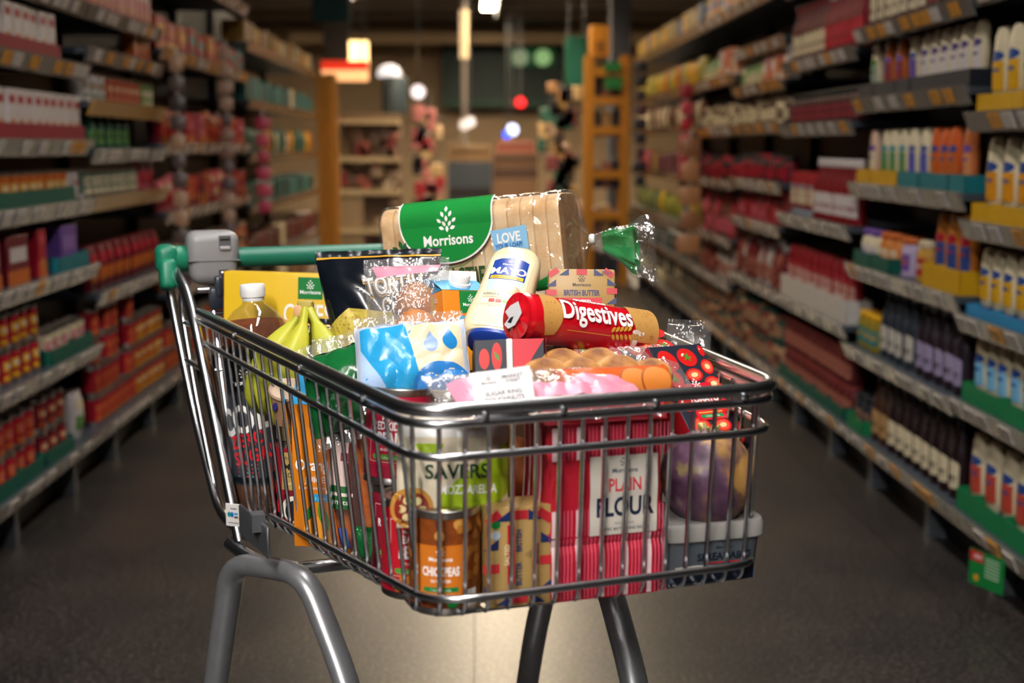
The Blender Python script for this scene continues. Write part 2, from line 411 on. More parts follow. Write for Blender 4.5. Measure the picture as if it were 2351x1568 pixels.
for sd in (-1, 1):
    for k in range(8):
        y0 = BAY0 + k * BAYL; ym = y0 + BAYL / 2
        t = thing('shelving_bay', 'dark steel shelving bay on the %s side, %s along from the trolley' % (SIDE[sd], ['first', 'second', 'third', 'fourth', 'fifth', 'sixth', 'seventh', 'last'][k]), 'shelving', (sd * 1.6, ym, 0), group='%s shelving bays' % SIDE[sd])
        X = lambda d: sd * (1.38 + d) - sd * 1.6          # d = metres back from the lip line
        def bx(d0, d1, ya, yb, za, zb, m, nm, par, mb=None):
            a, b = sorted((X(d0), X(d1))); q = (mb or MB()).box((a, ya, za), (b, yb, zb), m)
            return q.build(nm, par)
        h = BAYL / 2
        bx(.46, .49, -h, h, 0, 2.2, m_steel, 'back_panel', t)
        bx(.10, .13, -h, h, 0, .12, m_kick, 'plinth', t)
        for s in (-h, h - .03): bx(.42, .46, s, s + .03, 0, 2.2, m_steel, 'upright', t)
        lv = LEV[sd][k]
        for i, z in enumerate(lv):
            sh = bx(.008, .46, -h + .004, h - .004, z + .03, z + .05, m_deck, 'shelf', t)
            lm = m_lipy if i in YELLOW.get((sd, k), ()) else (m_lip if k < 3 else m_lip_warmlit)
            lp = MB(); tl = sd * .012
            lp.add([(X(0) + tl, -h + .006, z), (X(0) + tl, h - .006, z), (X(0) - tl, h - .006, z + .056), (X(0) - tl, -h + .006, z + .056),
                    (X(.008) + tl, -h + .006, z), (X(.008) + tl, h - .006, z), (X(.008) - tl, h - .006, z + .056), (X(.008) - tl, -h + .006, z + .056)],
                   [(0, 1, 2, 3), (7, 6, 5, 4), (0, 4, 5, 1), (3, 2, 6, 7), (0, 3, 7, 4), (1, 5, 6, 2)], lm, False)
            lp.build('lip', sh)
            if k < 5 and lm is not m_lipy:
                rr = random.Random(k * 37 + i * 5 + sd)
                yy = -h + .08 + rr.random() * .1
                while yy < h - .05:
                    o = bpy.data.objects.new('price_ticket', tick['y' if rr.random() < (.45 if (sd, i) in ((1, 0), (1, 4), (1, 5), (-1, 4), (-1, 5)) else .12) else 'w']); C.objects.link(o)
                    o.parent = sh; o.location = (X(0) - sd * .003, yy, z + .028); o.rotation_euler = (0, math.atan(tl * 2 / .056) * -1, 0)
                    yy += rr.choice([.085, .11, .16, .24])
        for yy in (-.3, .3): MB().box((-.03, yy - .02, 0), (.03, yy + .02, .12), mat('#4a5056', .5)).build('foot', t, (X(.07), 0, 0))

# ================================================================== goods on the shelves
PROTO = {}
def dark(c, f=.8): return tuple(x * f for x in lin(c)[:3])
def product(kind, pal):
    """one of each kind, built once: body with label, lid or cap as its parts"""
    key = (kind, tuple(pal))
    if key in PROTO: return PROTO[key]
    c1, c2, c3 = pal
    a, b, c = mat(c1, .45, vary=.06, spec=.25), mat(c2, .45, vary=.06, spec=.25), mat(c3, .5, vary=.06, spec=.25)
    if kind == 'tin':
        r, h = .0375, .108; w = .077
        o = MB().lathe([(.035, 0), (r, .003), (r, .008), (.0365, .010), (.0365, h - .010), (r, h - .008), (r, h - .002), (.0345, h - .001), (.0345, h - .005), (.012, h - .0055)], mat((.55, .53, .5), .3, 1.0), 20).build('food_tin')
        l = MB().lathe([(.0370, .012), (.0370, h - .012)], a, 20, caps=False).build('label', o)
        Print().rect(-.03, .045, .03, .075, b).rect(-.024, .054, .024, .066, c).build('name_print', o, on_cyl(.0372), .02); Print().rect(-.03, .016, .03, .032, b).build('foot_print', o, on_cyl(.0372), .02)
    elif kind == 'carton':
        w, h = .078, .155
        o = MB().rbox((-.036, -.03, 0), (.036, .03, h), a, .002, 1).build('food_carton')
        Print().rect(-.036, 0, .036, .05, b).ell(0, .048, .022, .016, mat('#c0743a', .5)).build('foot_print', o, on_flat(.03), .1); Print().rect(-.026, h - .045, .026, h - .02, c).build('name_print', o, on_flat(.03), .1)
    elif kind == 'packet':
        w, h = .115, .17
        def S(u, v):
            an = 2 * math.pi * u; k2 = .25 + .75 * math.sin(math.pi * min(max(v, .03), .97)) ** .45
            return (.054 * math.cos(an), .036 * k2 * math.sin(an), h * v)
        o = MB().grid(S, 16, 9, a, cu=True).build('food_packet')
        def onp(x, y, hh): v = y / h; k2 = .25 + .75 * math.sin(math.pi * min(max(v, .03), .97)) ** .45; return (x, -.036 * k2 * math.sqrt(max(0, 1 - (x / .054) ** 2)) - hh, y)
        Print().rect(-.042, .035, .042, .085, b).build('foot_print', o, onp, .02, lift=.0012); Print().rect(-.036, .105, .036, .14, c).build('name_print', o, onp, .02, lift=.0012)
    elif kind == 'box':
        w, h = .19, .15
        o = MB().rbox((-.09, -.07, 0), (.09, .07, h), a, .003, 1).build('food_multipack')
        Print().rect(-.09, 0, .09, .045, b).build('foot_print', o, on_flat(.07), .3); Print().rect(-.07, .07, .07, .115, c).build('name_print', o, on_flat(.07), .3)
    elif kind in ('squeeze', 'squeeze_big'):
        k = 1.0 if kind == 'squeeze' else 1.22
        w = .078 * k; h = .19 * k
        pr = [(.024, 0), (.026, .002), (.026, .022), (.024, .024)]
        o = MB().lathe([(r * k, z * k) for r, z in [(.022, .024), (.030, .034), (.034, .06), (.036, .1), (.0335, .14), (.031, .165), (.024, .185), (.010, .19)]], a, 20, 1, .62).build('squeezy_bottle')
        MB().lathe([(r * k, z * k) for r, z in pr], b if kind == 'squeeze' else mat('#2b4a8a', .4), 16, 1, .7).build('cap', o)
        def ons(x, y, hh):
            z = y / k; r = (.034 + (z - .06) / .04 * .002 if z < .1 else .036 - (z - .1) / .04 * .0025) * k
            q = min(.99, abs(x) / r); return (x, -(r * .62) * math.sqrt(1 - q * q) - hh, y)
        p = Print().rect(-.029 * k, .048 * k, .029 * k, .112 * k, c).ell(0, .124 * k, .029 * k, .012 * k, b).rect(-.018 * k, .088 * k, .018 * k, .098 * k, b)
        p.build('label', o, ons, .012, lift=.001)
    elif kind == 'jar':
        w, h = .078, .135
        o = MB().lathe([(.032, 0), (.0365, .004), (.0365, .085), (.033, .1), (.028, .108)], a, 20).build('food_jar')
        MB().lathe([(.0315, .108), (.0325, .11), (.0325, .128), (.031, .13)], b, 20).build('lid', o)
        Print().rect(-.034, .02, .034, .075, c).rect(-.026, .04, .026, .06, b).build('label', o, on_cyl(.0366), .02)
    else:                                            # bottle
        w, h = .07, .25
        o = MB().lathe([(.028, 0), (.032, .004), (.032, .12), (.029, .15), (.015, .19), (.0135, .222)], a, 20).build('sauce_bottle')
        MB().lathe([(.0155, .216), (.0165, .218), (.0165, .246), (.015, .248)], b, 14).build('cap', o)
        Print().rect(-.032, .03, .032, .10, c).ell(0, .10, .032, .016, c).rect(-.024, .05, .024, .07, a).build('label', o, on_cyl(.0322), .02)
    C.objects.unlink(o)
    for ch in o.children: C.objects.unlink(ch)
    PROTO[key] = (o, w, h)
    return PROTO[key]
CATN = {'tin': 'tin', 'carton': 'carton', 'packet': 'packet', 'box': 'multipack', 'squeeze': 'bottle', 'squeeze_big': 'bottle', 'jar': 'jar', 'bottle': 'bottle'}
BAYW = ['first', 'second', 'third', 'fourth', 'fifth', 'sixth', 'seventh', 'last']
def cname(c):
    r, g, b = [int(c[i:i + 2], 16) for i in (1, 3, 5)]
    L = {'red': (170, 25, 45), 'dark red': (110, 22, 38), 'orange': (194, 100, 42), 'white': (207, 198, 196), 'cream': (216, 203, 170), 'yellow': (214, 162, 28), 'green': (92, 138, 74), 'dark green': (31, 74, 64), 'blue': (44, 74, 140), 'violet': (106, 74, 154),
         'brown': (90, 48, 32), 'pink': (194, 90, 106), 'black': (24, 26, 34), 'grey': (110, 108, 110), 'teal': (50, 120, 120), 'tan': (176, 150, 110), 'brick red': (140, 60, 48), 'mustard': (176, 138, 48), 'olive': (138, 138, 60)}
    return min(L, key=lambda k: sum((a - q) ** 2 for a, q in zip(L[k], (r, g, b))))
COUNT = {}
def row(sd, k, lev, kind, pal, desc, f0=0.0, f1=1.0, stack=1, tray=None, parts=True, gap=.004, skip=0.0, depth=0.03, lift=0.0, tray_h=.05):
    """a row of look-alikes along one shelf of a bay; every one is an object of its own"""
    proto, w, h = product(kind, pal); z = LEV[sd][k][lev] + .0505 + lift
    y0 = BAY0 + k * BAYL + .03; L = BAYL - .06
    ya, yb = y0 + L * f0, y0 + L * f1; n = max(1, int((yb - ya) / (w + gap))); st = (yb - ya) / n
    if k >= 3: parts = k < 5
    rr = random.Random(k * 101 + lev * 13 + int(f0 * 50) + sd)
    lab = '%s on the %s shelf up, %s %s bay' % (desc, ORD[lev], BAYW[k], SIDE[sd])
    hd = {'tin': .038, 'carton': .03, 'packet': .037, 'box': .07, 'squeeze': .03, 'squeeze_big': .036, 'jar': .037, 'bottle': .033}[kind]
    x = sd * (1.38 + depth + hd); rz = R(90) if sd < 0 else R(-90)
    if tray: z += .002
    up = [q for q in LEV[sd][k] if q > LEV[sd][k][lev]]; room = (up[0] + .028 if up else 2.5) - z - .004; sc = min(1, room / (stack * (h + .0015))); h *= sc
    for i in range(n):
        for s in range(stack):
            if rr.random() < skip: break
            if k >= 3 and rr.random() < .45:
                pv = rr.choice([(pal[1], pal[0], pal[2]), (pal[2], pal[1], pal[0]), (pal[1], pal[2], pal[0])]); pro = product(kind, pv)[0]
            else: pv, pro = pal, proto
            lb2 = lab if k < 3 else '%s %s with %s marks on the %s shelf up, %s %s bay' % (cname(pv[0]), CATN[kind], cname(pv[1]), ORD[lev], BAYW[k], SIDE[sd])
            o = pro.copy(); C.objects.link(o)
            if parts:
                for ch in pro.children: c = ch.copy(); C.objects.link(c); c.parent = o
            o.location = (x + sd * rr.uniform(0, .006), ya + st * (i + .5) + rr.uniform(-.001, .001), z + s * (h + .0015))
            o.rotation_euler = (0, 0, rz + R(rr.uniform(-7, 7) if kind in ('tin', 'jar', 'bottle') else rr.uniform(-1.5, 1.5)))
            if sc < 1: o.scale = (sc ** .5, sc ** .5, sc)
            if tray: o.rotation_euler = (0, 0, rz)
            if k >= 3: o.scale.z *= rr.choice([1, 1, .92, .84])
            tag(o, lb2, CATN[kind], '%s on %s shelf %d bay %d' % (CATN[kind] + 's', SIDE[sd], lev + 1, k + 1))
    if tray:
        m = mat(tray, .6, spec=.2); per = max(1, round(.26 / st)); cuts = list(range(0, n, per)) + [n]
        for i in range(len(cuts) - 1):
            b = MB(); d = hd * 2 + .026
            xa, xb = sorted((sd * (1.38 + depth - .012), sd * (1.38 + depth + d - .012)))
            x0, x1 = xa, xb; yA, yB = ya + st * cuts[i] + .0003, ya + st * cuts[i + 1] - .0003
            b.box((x0, yA, z - .002), (x1, yB, z - .0004), m)
            for (p0, p1) in (((x0, yA), (x0 + .002, yB)), ((x1 - .002, yA), (x1, yB)), ((x0, yA), (x1, yA + .0008)), ((x0, yB - .0008), (x1, yB))):
                b.box((p0[0], p0[1], z), (p1[0], p1[1], z + tray_h), m)
            o = b.build('display_tray')
            tag(o, '%s display tray holding %ss on the %s shelf up, %s %s bay' % (TRAYC.get(tray, 'coloured'), CATN[kind], ORD[lev], BAYW[k], SIDE[sd]), 'tray', 'display trays on the %s side' % SIDE[sd])
TRAYC = {'#8f1630': 'crimson', '#0d5648': 'dark green', '#c99a12': 'yellow', '#17707a': 'teal', '#137a4a': 'green', '#2f86b8': 'light blue', '#c8c4c0': 'white', '#1b222b': 'black'}
RED, DRED, ORG, WHT, CRM, YEL, GRN, DGR, BLU, PUR, BRN, PNK = '#a8182c', '#6e1526', '#c2642a', '#cfc6c4', '#d8cbaa', '#d6a21c', '#5c8a4a', '#1f4a40', '#2c4a8c', '#6a4a9a', '#5a3020', '#c25a6a'
CRIM, TGR, TYE, TTE, TG2, TBL, TWH, TBK = list(TRAYC)
# tinned food side, second bay
row(-1, 1, 5, 'carton', (WHT, ORG, RED), 'white carton with red band', .0, .78, tray=CRIM)
row(-1, 1, 4, 'carton', (WHT, ORG, RED), 'white carton with red band', .0, 1, tray=CRIM)
row(-1, 1, 6, 'carton', (WHT, RED, PUR), 'pale carton with red foot', .1, 1)
row(-1, 1, 3, 'tin', (ORG, '#d8a24a', CRM), 'orange and yellow tin', 0, .86, tray=TGR)
row(-1, 1, 3, 'tin', (WHT, '#b9b2ac', RED), 'plain white tin', .88, 1)
row(-1, 1, 2, 'box', (DRED, ORG, WHT), 'dark red multipack with orange foot', 0, .45)
row(-1, 1, 2, 'carton', (RED, ORG, '#d0485a'), 'bright red carton', .47, .62)
row(-1, 1, 2, 'box', (PUR, '#a0503a', '#8a6ab0'), 'purple multipack with brown foot', .66, .98, tray=TTE)
row(-1, 1, 1, 'tin', (RED, YEL, WHT), 'red and yellow tin', 0, .5, stack=2)
row(-1, 1, 1, 'tin', (CRM, PNK, WHT), 'cream and pink tin', .54, .98, tray=TGR)
row(-1, 1, 0, 'tin', (RED, ORG, PNK), 'red and orange tin', 0, .42, stack=2, tray=TGR)
row(-1, 1, 0, 'tin', (DRED, '#b05030', CRM), 'dark red and brown tin', .45, .72, stack=2, tray=TGR)
row(-1, 1, 0, 'packet', (WHT, GRN, CRM), 'white packet with green band', .76, .98)
# third bay
row(-1, 2, 4, 'tin', (WHT, '#8a9a86', ORG), 'pale grey tin', .0, .3)
row(-1, 2, 4, 'tin', ('#a8503a', '#c0705a', CRM), 'brick red tin', .32, .8)
row(-1, 2, 4, 'tin', (GRN, CRM, WHT), 'soft green tin', .82, 1)
row(-1, 2, 3, 'jar', (DGR, '#2a3a30', GRN), 'dark green jar', .05, .6, gap=.03)
row(-1, 2, 2, 'tin', ('#6f7f70', CRM, DGR), 'grey green tin', 0, .7)
row(-1, 2, 2, 'packet', (PNK, RED, WHT), 'pink packet', .74, .98)
row(-1, 2, 5, 'carton', (ORG, RED, YEL), 'orange carton', .7, .98, skip=.2)
row(-1, 2, 6, 'carton', (PNK, RED, WHT), 'pink and white carton', .0, 1)
row(-1, 2, 1, 'packet', (DRED, ORG, RED), 'dark red packet with orange window', 0, 1, gap=.0)
row(-1, 2, 0, 'tin', (RED, ORG, '#c8384a'), 'red tin with orange foot', 0, .55, stack=4, skip=.04)
row(-1, 2, 0, 'tin', (RED, YEL, WHT), 'red tin with yellow bands', .55, 1, stack=3, skip=.06)
# fourth, fifth bays
for k in (3, 4):
    row(-1, k, 5, 'carton', ('#b0503a', RED, ORG), 'brick red carton', 0, 1, parts=False)
    row(-1, k, 4, 'box', (ORG, RED, '#e0a040'), 'orange multipack', 0, .6, parts=k < 4)
    row(-1, k, 4, 'box', (RED, DRED, '#2a8a8a'), 'red multipack', .62, 1, parts=k < 4)
    row(-1, k, 3, 'packet', (DRED, RED, ORG), 'wine red packet', 0, .5, parts=k < 4)
    row(-1, k, 3, 'box', (RED, ORG, PNK), 'red multipack with orange foot', .52, 1, parts=k < 4)
    row(-1, k, 2, 'packet', (PNK, RED, CRM), 'pinkish packet', 0, .45, parts=k < 4)
    row(-1, k, 2, 'carton', (RED, DRED, ORG), 'red carton', .47, 1, parts=k < 4)
    row(-1, k, 1, 'tin', (RED, ORG, CRM), 'red tin', 0, 1, stack=2, parts=False)
    row(-1, k, 0, 'tin', ('#8a3428', ORG, RED), 'rust red tin', 0, 1, stack=2, parts=False)
for k in (5, 6, 7):
    c5 = [('#a07a3a', YEL, ORG), ('#b08a3a', YEL, CRM), ('#b0852a', YEL, CRM)][k - 5]
    row(-1, k, 5, 'box', c5, 'mustard multipack', 0, 1, parts=False)
    row(-1, k, 4, 'box', ('#3a7a78', '#2a5a5a', CRM), 'teal multipack', 0, 1, parts=False)
    row(-1, k, 3, 'packet', ('#4a6a60', DGR, CRM), 'grey green packet', 0, .6, parts=False)
    row(-1, k, 3, 'packet', (YEL, ORG, CRM), 'yellow packet', .62, 1, parts=False)
    row(-1, k, 2, 'box', ('#2a5a5c', DGR, '#4a8a84'), 'deep teal multipack', 0, 1, parts=False)
    row(-1, k, 1, 'box', (BRN, DRED, CRM), 'brown multipack', 0, 1, parts=False)
    row(-1, k, 0, 'box', ('#6a5030', '#a0603a', CRM), 'tan multipack', 0, 1, parts=False)
# sauces side, first bay
row(1, 0, 4, 'squeeze_big', (CRM, BLU, YEL), 'large cream squeezy bottle with yellow label', .3, 1, tray=TYE)
row(1, 0, 3, 'squeeze_big', (CRM, BLU, '#d8921c'), 'tall cream squeezy bottle with amber label', .3, 1, tray=TYE)
row(1, 0, 2, 'squeeze', (CRM, BLU, YEL), 'cream squeezy bottle with yellow label', .6, 1, tray=TBL, tray_h=.03)
row(1, 0, 2, 'squeeze', (CRM, BLU, '#5aa0d0'), 'cream squeezy bottle with sky blue label', .3, .58, tray=TBL, tray_h=.08)
row(1, 0, 1, 'squeeze', (CRM, '#1f56b0', '#7ab8dc'), 'cream bottle with bright blue cap', .3, 1, tray=TG2, tray_h=.05)
row(1, 0, 0, 'squeeze_big', (CRM, BLU, '#c04a3a'), 'cream bottle with blue and red label', .3, 1, tray=TG2, tray_h=.06)
row(1, 0, 5, 'bottle', ('#3a1418', '#20242a', CRM), 'dark sauce bottle', .3, 1)
# second bay
row(1, 1, 5, 'bottle', ('#4a1018', '#c8c4c0', CRM), 'wine red bottle with cream label', .45, 1)
row(1, 1, 5, 'bottle', ('#23282a', '#3a3a3e', '#8a2430'), 'black bottle with red label', 0, .43)
row(1, 1, 4, 'squeeze', (CRM, '#4a3a7a', WHT), 'white squeezy bottle with violet print', 0, .48, tray=TBK)
row(1, 1, 4, 'squeeze', (CRM, BLU, PUR), 'cream squeezy bottle with blue violet label', .49, .62, tray=TBK)
row(1, 1, 4, 'squeeze', ('#b8622c', PUR, '#8a3040'), 'burnt orange squeezy bottle', .63, .85, tray=TBK)
row(1, 1, 4, 'squeeze', (CRM, GRN, '#8a9a8a'), 'cream squeezy bottle with grey green label', .86, 1, tray=TBK)
row(1, 1, 3, 'squeeze', ('#c06a3a', PUR, '#d08a5a'), 'tan squeezy bottle', 0, .12, tray=TTE)
row(1, 1, 3, 'squeeze', ('#c85a24', BLU, ORG), 'orange squeezy bottle', .13, .36, tray=TTE)
row(1, 1, 3, 'squeeze', (CRM, BLU, '#5a5ab0'), 'cream squeezy bottle with indigo label', .37, .56, tray=TTE)
row(1, 1, 3, 'squeeze', (CRM, '#2a8a96', GRN), 'cream squeezy bottle with green label', .57, .84, tray=TYE)
row(1, 1, 3, 'squeeze', ('#d0b09a', PUR, CRM), 'pale pink squeezy bottle', .85, 1, tray=TYE)
row(1, 1, 2, 'squeeze_big', ('#b8702c', RED, BLU), 'large amber squeezy bottle', 0, .3, tray=TYE, tray_h=.07)
row(1, 1, 2, 'jar', ('#b88a3a', '#d0c0a0', RED), 'gold jar with red label', .32, .45)
row(1, 1, 2, 'jar', ('#b0a0c0', ORG, PUR), 'lilac jar', .46, .6)
row(1, 1, 2, 'jar', ('#c87a3a', ORG, CRM), 'orange jar', .61, .8, tray=TGR)
row(1, 1, 2, 'jar', (CRM, PUR, WHT), 'cream jar with violet lid', .81, 1, tray=TGR)
row(1, 1, 1, 'bottle', ('#241a24', '#a8a8ae', '#9a90b0'), 'near black bottle with silver cap', 0, .4)
row(1, 1, 1, 'bottle', ('#28303a', '#8a8e96', '#c0bab0'), 'slate bottle with grey label', .42, .75)
row(1, 1, 1, 'jar', ('#8a7a20', YEL, '#2a7a80'), 'mustard jar with teal label', .77, 1)
row(1, 1, 0, 'bottle', ('#201014', '#2a2a30', CRM), 'dark brown bottle with cream label', 0, .62)
row(1, 1, 0, 'bottle', ('#3a2418', '#6a7a8a', '#b08a5a'), 'brown bottle with tan label', .63, .8)
row(1, 1, 0, 'jar', ('#20242c', '#1c2028', '#8a6a5a'), 'black jar', .82, 1, tray=TG2)
# third bay
row(1, 2, 4, 'bottle', ('#7a1420', WHT, '#b82838'), 'red bottle with white cap', 0, .5, lift=.0)
row(1, 2, 4, 'bottle', ('#5a0f1a', '#8a2430', CRM), 'deep red bottle with cream label', .5, 1)
row(1, 2, 3, 'jar', ('#3a1418', '#14161c', '#8a3038'), 'black lidded maroon jar', 0, 1, stack=1)
row(1, 2, 2, 'bottle', ('#7a1018', WHT, WHT), 'ketchup red bottle with white cap', 0, .6)
row(1, 2, 2, 'squeeze', ('#9a1822', '#8a949e', CRM), 'red squeezy bottle', .62, 1)
row(1, 2, 1, 'squeeze_big', ('#8a1620', '#a83038', '#c89a90'), 'large red squeezy bottle', 0, 1, tray=TWH, tray_h=.09)
row(1, 2, 0, 'jar', ('#5a1a1c', '#8a3a38', '#a86a58'), 'red brown jar', 0, 1, stack=2, tray=TGR)
row(1, 2, 5, 'carton', (RED, DRED, WHT), 'red carton with white panel', 0, 1, parts=False)
for k in (3, 4):
    row(1, k, len(LEV[1][k]) - 1, 'box', [('#b8822a', YEL, RED), ('#b8902a', ORG, BLU)][k - 3], 'mustard multipack', 0, 1, parts=False)
    row(1, k, 5, 'carton', (WHT, ORG, RED), 'white and red carton', 0, .5, parts=False)
    row(1, k, 5, 'jar', (GRN, '#8a9a6a', CRM), 'pale green jar', .52, 1, parts=False)
    row(1, k, 4, 'jar', ('#4a2a22', '#b0a080', CRM), 'brown jar with tan lid', 0, 1, parts=False)
    row(1, k, 3, 'jar', (DRED, '#1a1c22', RED), 'dark red jar', 0, 1, parts=False)
    row(1, k, 2, 'bottle', (['#8a2a28', '#6a3a30'][k - 3], RED, PNK), 'rusty red bottle', 0, 1, parts=False)
    row(1, k, 1, 'bottle', ('#6a1c22', '#b0a8a0', '#9a5a4a'), 'maroon bottle with pale cap', 0, 1, parts=False)
    row(1, k, 0, 'jar', ('#7a3a30', DGR, '#b08a6a'), 'terracotta jar with green lid', 0, 1, stack=2, parts=False)
for k in (5, 6, 7):
    row(1, k, 6, 'box', ('#a88a30', '#2a4a80', YEL), 'yellow and blue multipack', 0, 1, parts=False)
    row(1, k, 5, 'packet', ('#a89a4a', YEL, RED), 'yellow green packet', 0, 1, parts=False)
    row(1, k, 4, 'packet', ('#6a4a38', CRM, DRED), 'brown packet', 0, 1, parts=False)
    row(1, k, 3, 'box', ('#5a2a34', PNK, '#a08a40'), 'plum multipack', 0, 1, parts=False)
    row(1, k, 2, 'packet', ('#8a8a3a', '#3a5a6a', YEL), 'olive packet', 0, 1, parts=False)
    row(1, k, 1, 'jar', ('#3a4a48', '#6a6a70', '#7a5a4a'), 'grey jar', 0, 1, stack=1, parts=False)
    row(1, k, 0, 'jar', ('#6a6054', '#3a4a44', CRM), 'stone coloured jar', 0, 1, stack=2, parts=False)

# ================================================================== the trolley
TA = R(18.2); TO = Vector((0.131, 1.267, 0))
TU = Vector((math.cos(TA), math.sin(TA), 0)); TV = Vector((-math.sin(TA), math.cos(TA), 0))
def T(u, v, z): return TO + TU * u + TV * v + Vector((0, 0, z))
def zf(v): return .757 - .11 * v                                  # the basket floor falls towards the handle
def hw(v, z): return .2 + .12 * v - .10 * (.972 - z)              # half width of the basket
trolley = thing('shopping_trolley', 'chrome wire shopping trolley with green handle, filled with groceries', 'trolley', T(0, .5, 0), math.degrees(TA))
def Lc(p): return (p[0], p[1] - .5, p[2])
def tpart(name, pts, r, m=CHROME, seg=10, parent=trolley, **kw): return MB().tube([Lc(p) for p in pts], r, m, seg, **kw).build(name, parent)
def loop(z, vb, dz=0.0, n=8, rad=.05):
    h = lambda v: hw(v, z if not callable(z) else z(v)); zz = z if callable(z) else (lambda v: z)
    return fillet([(-h(vb), vb, zz(vb)), (-h(0), 0.0, zz(0)), (h(0), 0.0, zz(0)), (h(vb), vb, zz(vb))], rad, n)
tpart('rim', loop(.972, .84), .0068, seg=12)
tpart('rim_rail', loop(.9585, .84), .0046)
tpart('side_rail', loop(.926, .84), .0042)
tpart('floor_rail', loop(lambda v: zf(v) + .027, .575), .0042)
N = 22
for i in range(N):
    v = .05 + .775 * i / (N - 1); z0 = zf(v)
    a = hw(v, .955) - .004; b = hw(v, z0) - .004
    pts = fillet([(-a, v, .960), (-b, v, z0), (b, v, z0), (a, v, .960)], .028, 4)
    tpart('basket_wire', pts, .0024, seg=6)
for i in range(15):
    u = -.1715 + .0245 * i
    v0 = 0.0045 + max(0, abs(u) - .155) ** 2 * 22
    pts = fillet([(u, v0, .962), (u * .985, v0 + .012, zf(0) + .003), (u * .95, .80, zf(.8) + .006)], .016, 4)
    tpart('front_wire', pts, .0024, seg=6)
for u in (-.192, .192):                              # wires round the front corners
    v0 = .034
    tpart('corner_wire', fillet([(u, v0, .962), (u * .97, v0 + .010, zf(0) + .004), (u * .9, .2, zf(.2) + .004)], .016, 4), .0024, seg=6)
for u in (-.13, -.05, .05, .15): MB().lathe([(.0035, 0), (.0035, .003), (.001, .004)], CHROME, 8, xf=Matrix.Translation(Lc((u, -.0055, .9655))) @ Matrix.Rotation(R(90), 4, 'X')).build('rivet', trolley)
for v in (.12, .33, .62):
    MB().lathe([(.0035, 0), (.0035, .003), (.001, .004)], CHROME, 8, xf=Matrix.Translation(Lc((-hw(v, .965) - .0055, v, .9655))) @ Matrix.Rotation(R(-90), 4, 'Y')).build('rivet', trolley)
# side uprights, rear gate
for s in (-1, 1):
    tpart('upright_tube', fillet([(s * .327, .975, 1.035), (s * .31, .862, .985), (s * .272, .685, .655)], .05, 6), .0085, seg=12)
    tpart('rear_tube', fillet([(s * .333, .985, 1.02), (s * .322, .965, .93), (s * .306, .90, .80), (s * .286, .795, .668), (s * .262, .69, .660)], .04, 6), .0075, seg=12)
    tpart('loop_tube', fillet([(s * .309, .868, .955), (s * .316, .925, 1.0), (s * .316, .945, .965), (s * .303, .895, .83), (s * .288, .82, .70)], .03, 6), .0060, seg=10)
    for (a, b) in (((.314, .945, .885), (.303, .815, .89)), ((.312, .93, .945), (.306, .85, .95))):
        tpart('brace', [(s * a[0], a[1], a[2]), (s * b[0], b[1], b[2])], .0045)
for z, v in ((1.0, .885), (.965, .872), (.88, .845), (.78, .815), (.69, .79)):
    h = hw(v, z) - .012; tpart('gate_rail', [(-h, v, z), (h, v, z)], .0045 if z > .95 else .0035)
for i in range(15):
    u = -.28 + .04 * i; tpart('gate_wire', [(u * .99, .88, 1.0), (u * .93, .788, .685)], .0024, seg=6)
m_green = mat('#0f6a55', .38, vary=.08, scale=30, name='green_plastic'); m_green2 = mat('#17795c', .42, vary=.1, scale=30)
tpart('handle', [(-.318, .982, 1.041), (.318, .982, 1.041)], .0165, m_green, 20)
for s in (-1, 1):
    q = MB(); X0 = Matrix.Translation(Lc((s * .334, .982, 1.041)))
    q.rbox((-.017, -.026, -.022), (.017, .022, .024), m_green2, .012, 3, xf=X0)
    q.rbox((-.0135, -.040, -.052), (.0135, .006, -.004), m_green2, .009, 3, xf=X0 @ Matrix.Rotation(R(-14), 4, 'X'))
    q.lathe([(.0215, 0), (.0215, .03), (.020, .032)], m_green2, 20, xf=X0 @ Matrix.Rotation(R(-90 * s), 4, 'Y'))
    q.build('handle_bracket', trolley)
# coin lock on the handle
m_lock = mat('#8b8a8c', .38, vary=.05, scale=30, name='grey_plastic'); lx = Lc((-.262, .978, 1.0))
def lockshape(co):
    t = (co.z + .0) / .083; k = 1.0 - .16 * max(0, .35 - t) / .35; return (co.x * k, co.y * k, co.z)
ck = MB().rbox((-.041, -.030, 0), (.041, .030, .086), m_lock, .017, 4, fn=lockshape).rbox((-.0414, -.0304, .0385), (.0414, .0304, .0398), mat('#6e6d70', .4), .0005, 1)
lock = ck.build('coin_lock', trolley, lx)
sl = MB(); sl.box((.0075, -.0312, .058), (.026, -.0255, .079), mat('#55555a', .5)).box((.0095, -.0318, .071), (.0245, -.0310, .0745), mat('#0b0b0d', .5))
sl.rbox((.0085, -.0345, .0565), (.0250, -.029, .0625), mat('#a9a8aa', .3), .002).build('coin_slot', lock)
MB().box((.006, -.0305, .0145), (.021, -.0285, .0245), mat('#3c3d42', .5)).rbox((.009, -.0335, .0165), (.018, -.0295, .0225), CHROME, .002).build('release_button', lock)
# black hinge clip of the rear gate
hg = MB(); hx = Matrix.Translation(Lc((-.268, .868, .972)))
hg.rbox((-.014, -.012, 0), (.012, .010, .034), mat('#1c2230', .4), .005, 2, xf=hx).rbox((-.006, -.016, .020), (.006, .004, .052), mat('#242a38', .35), .005, 2, xf=hx)
hg.build('gate_hinge', trolley)
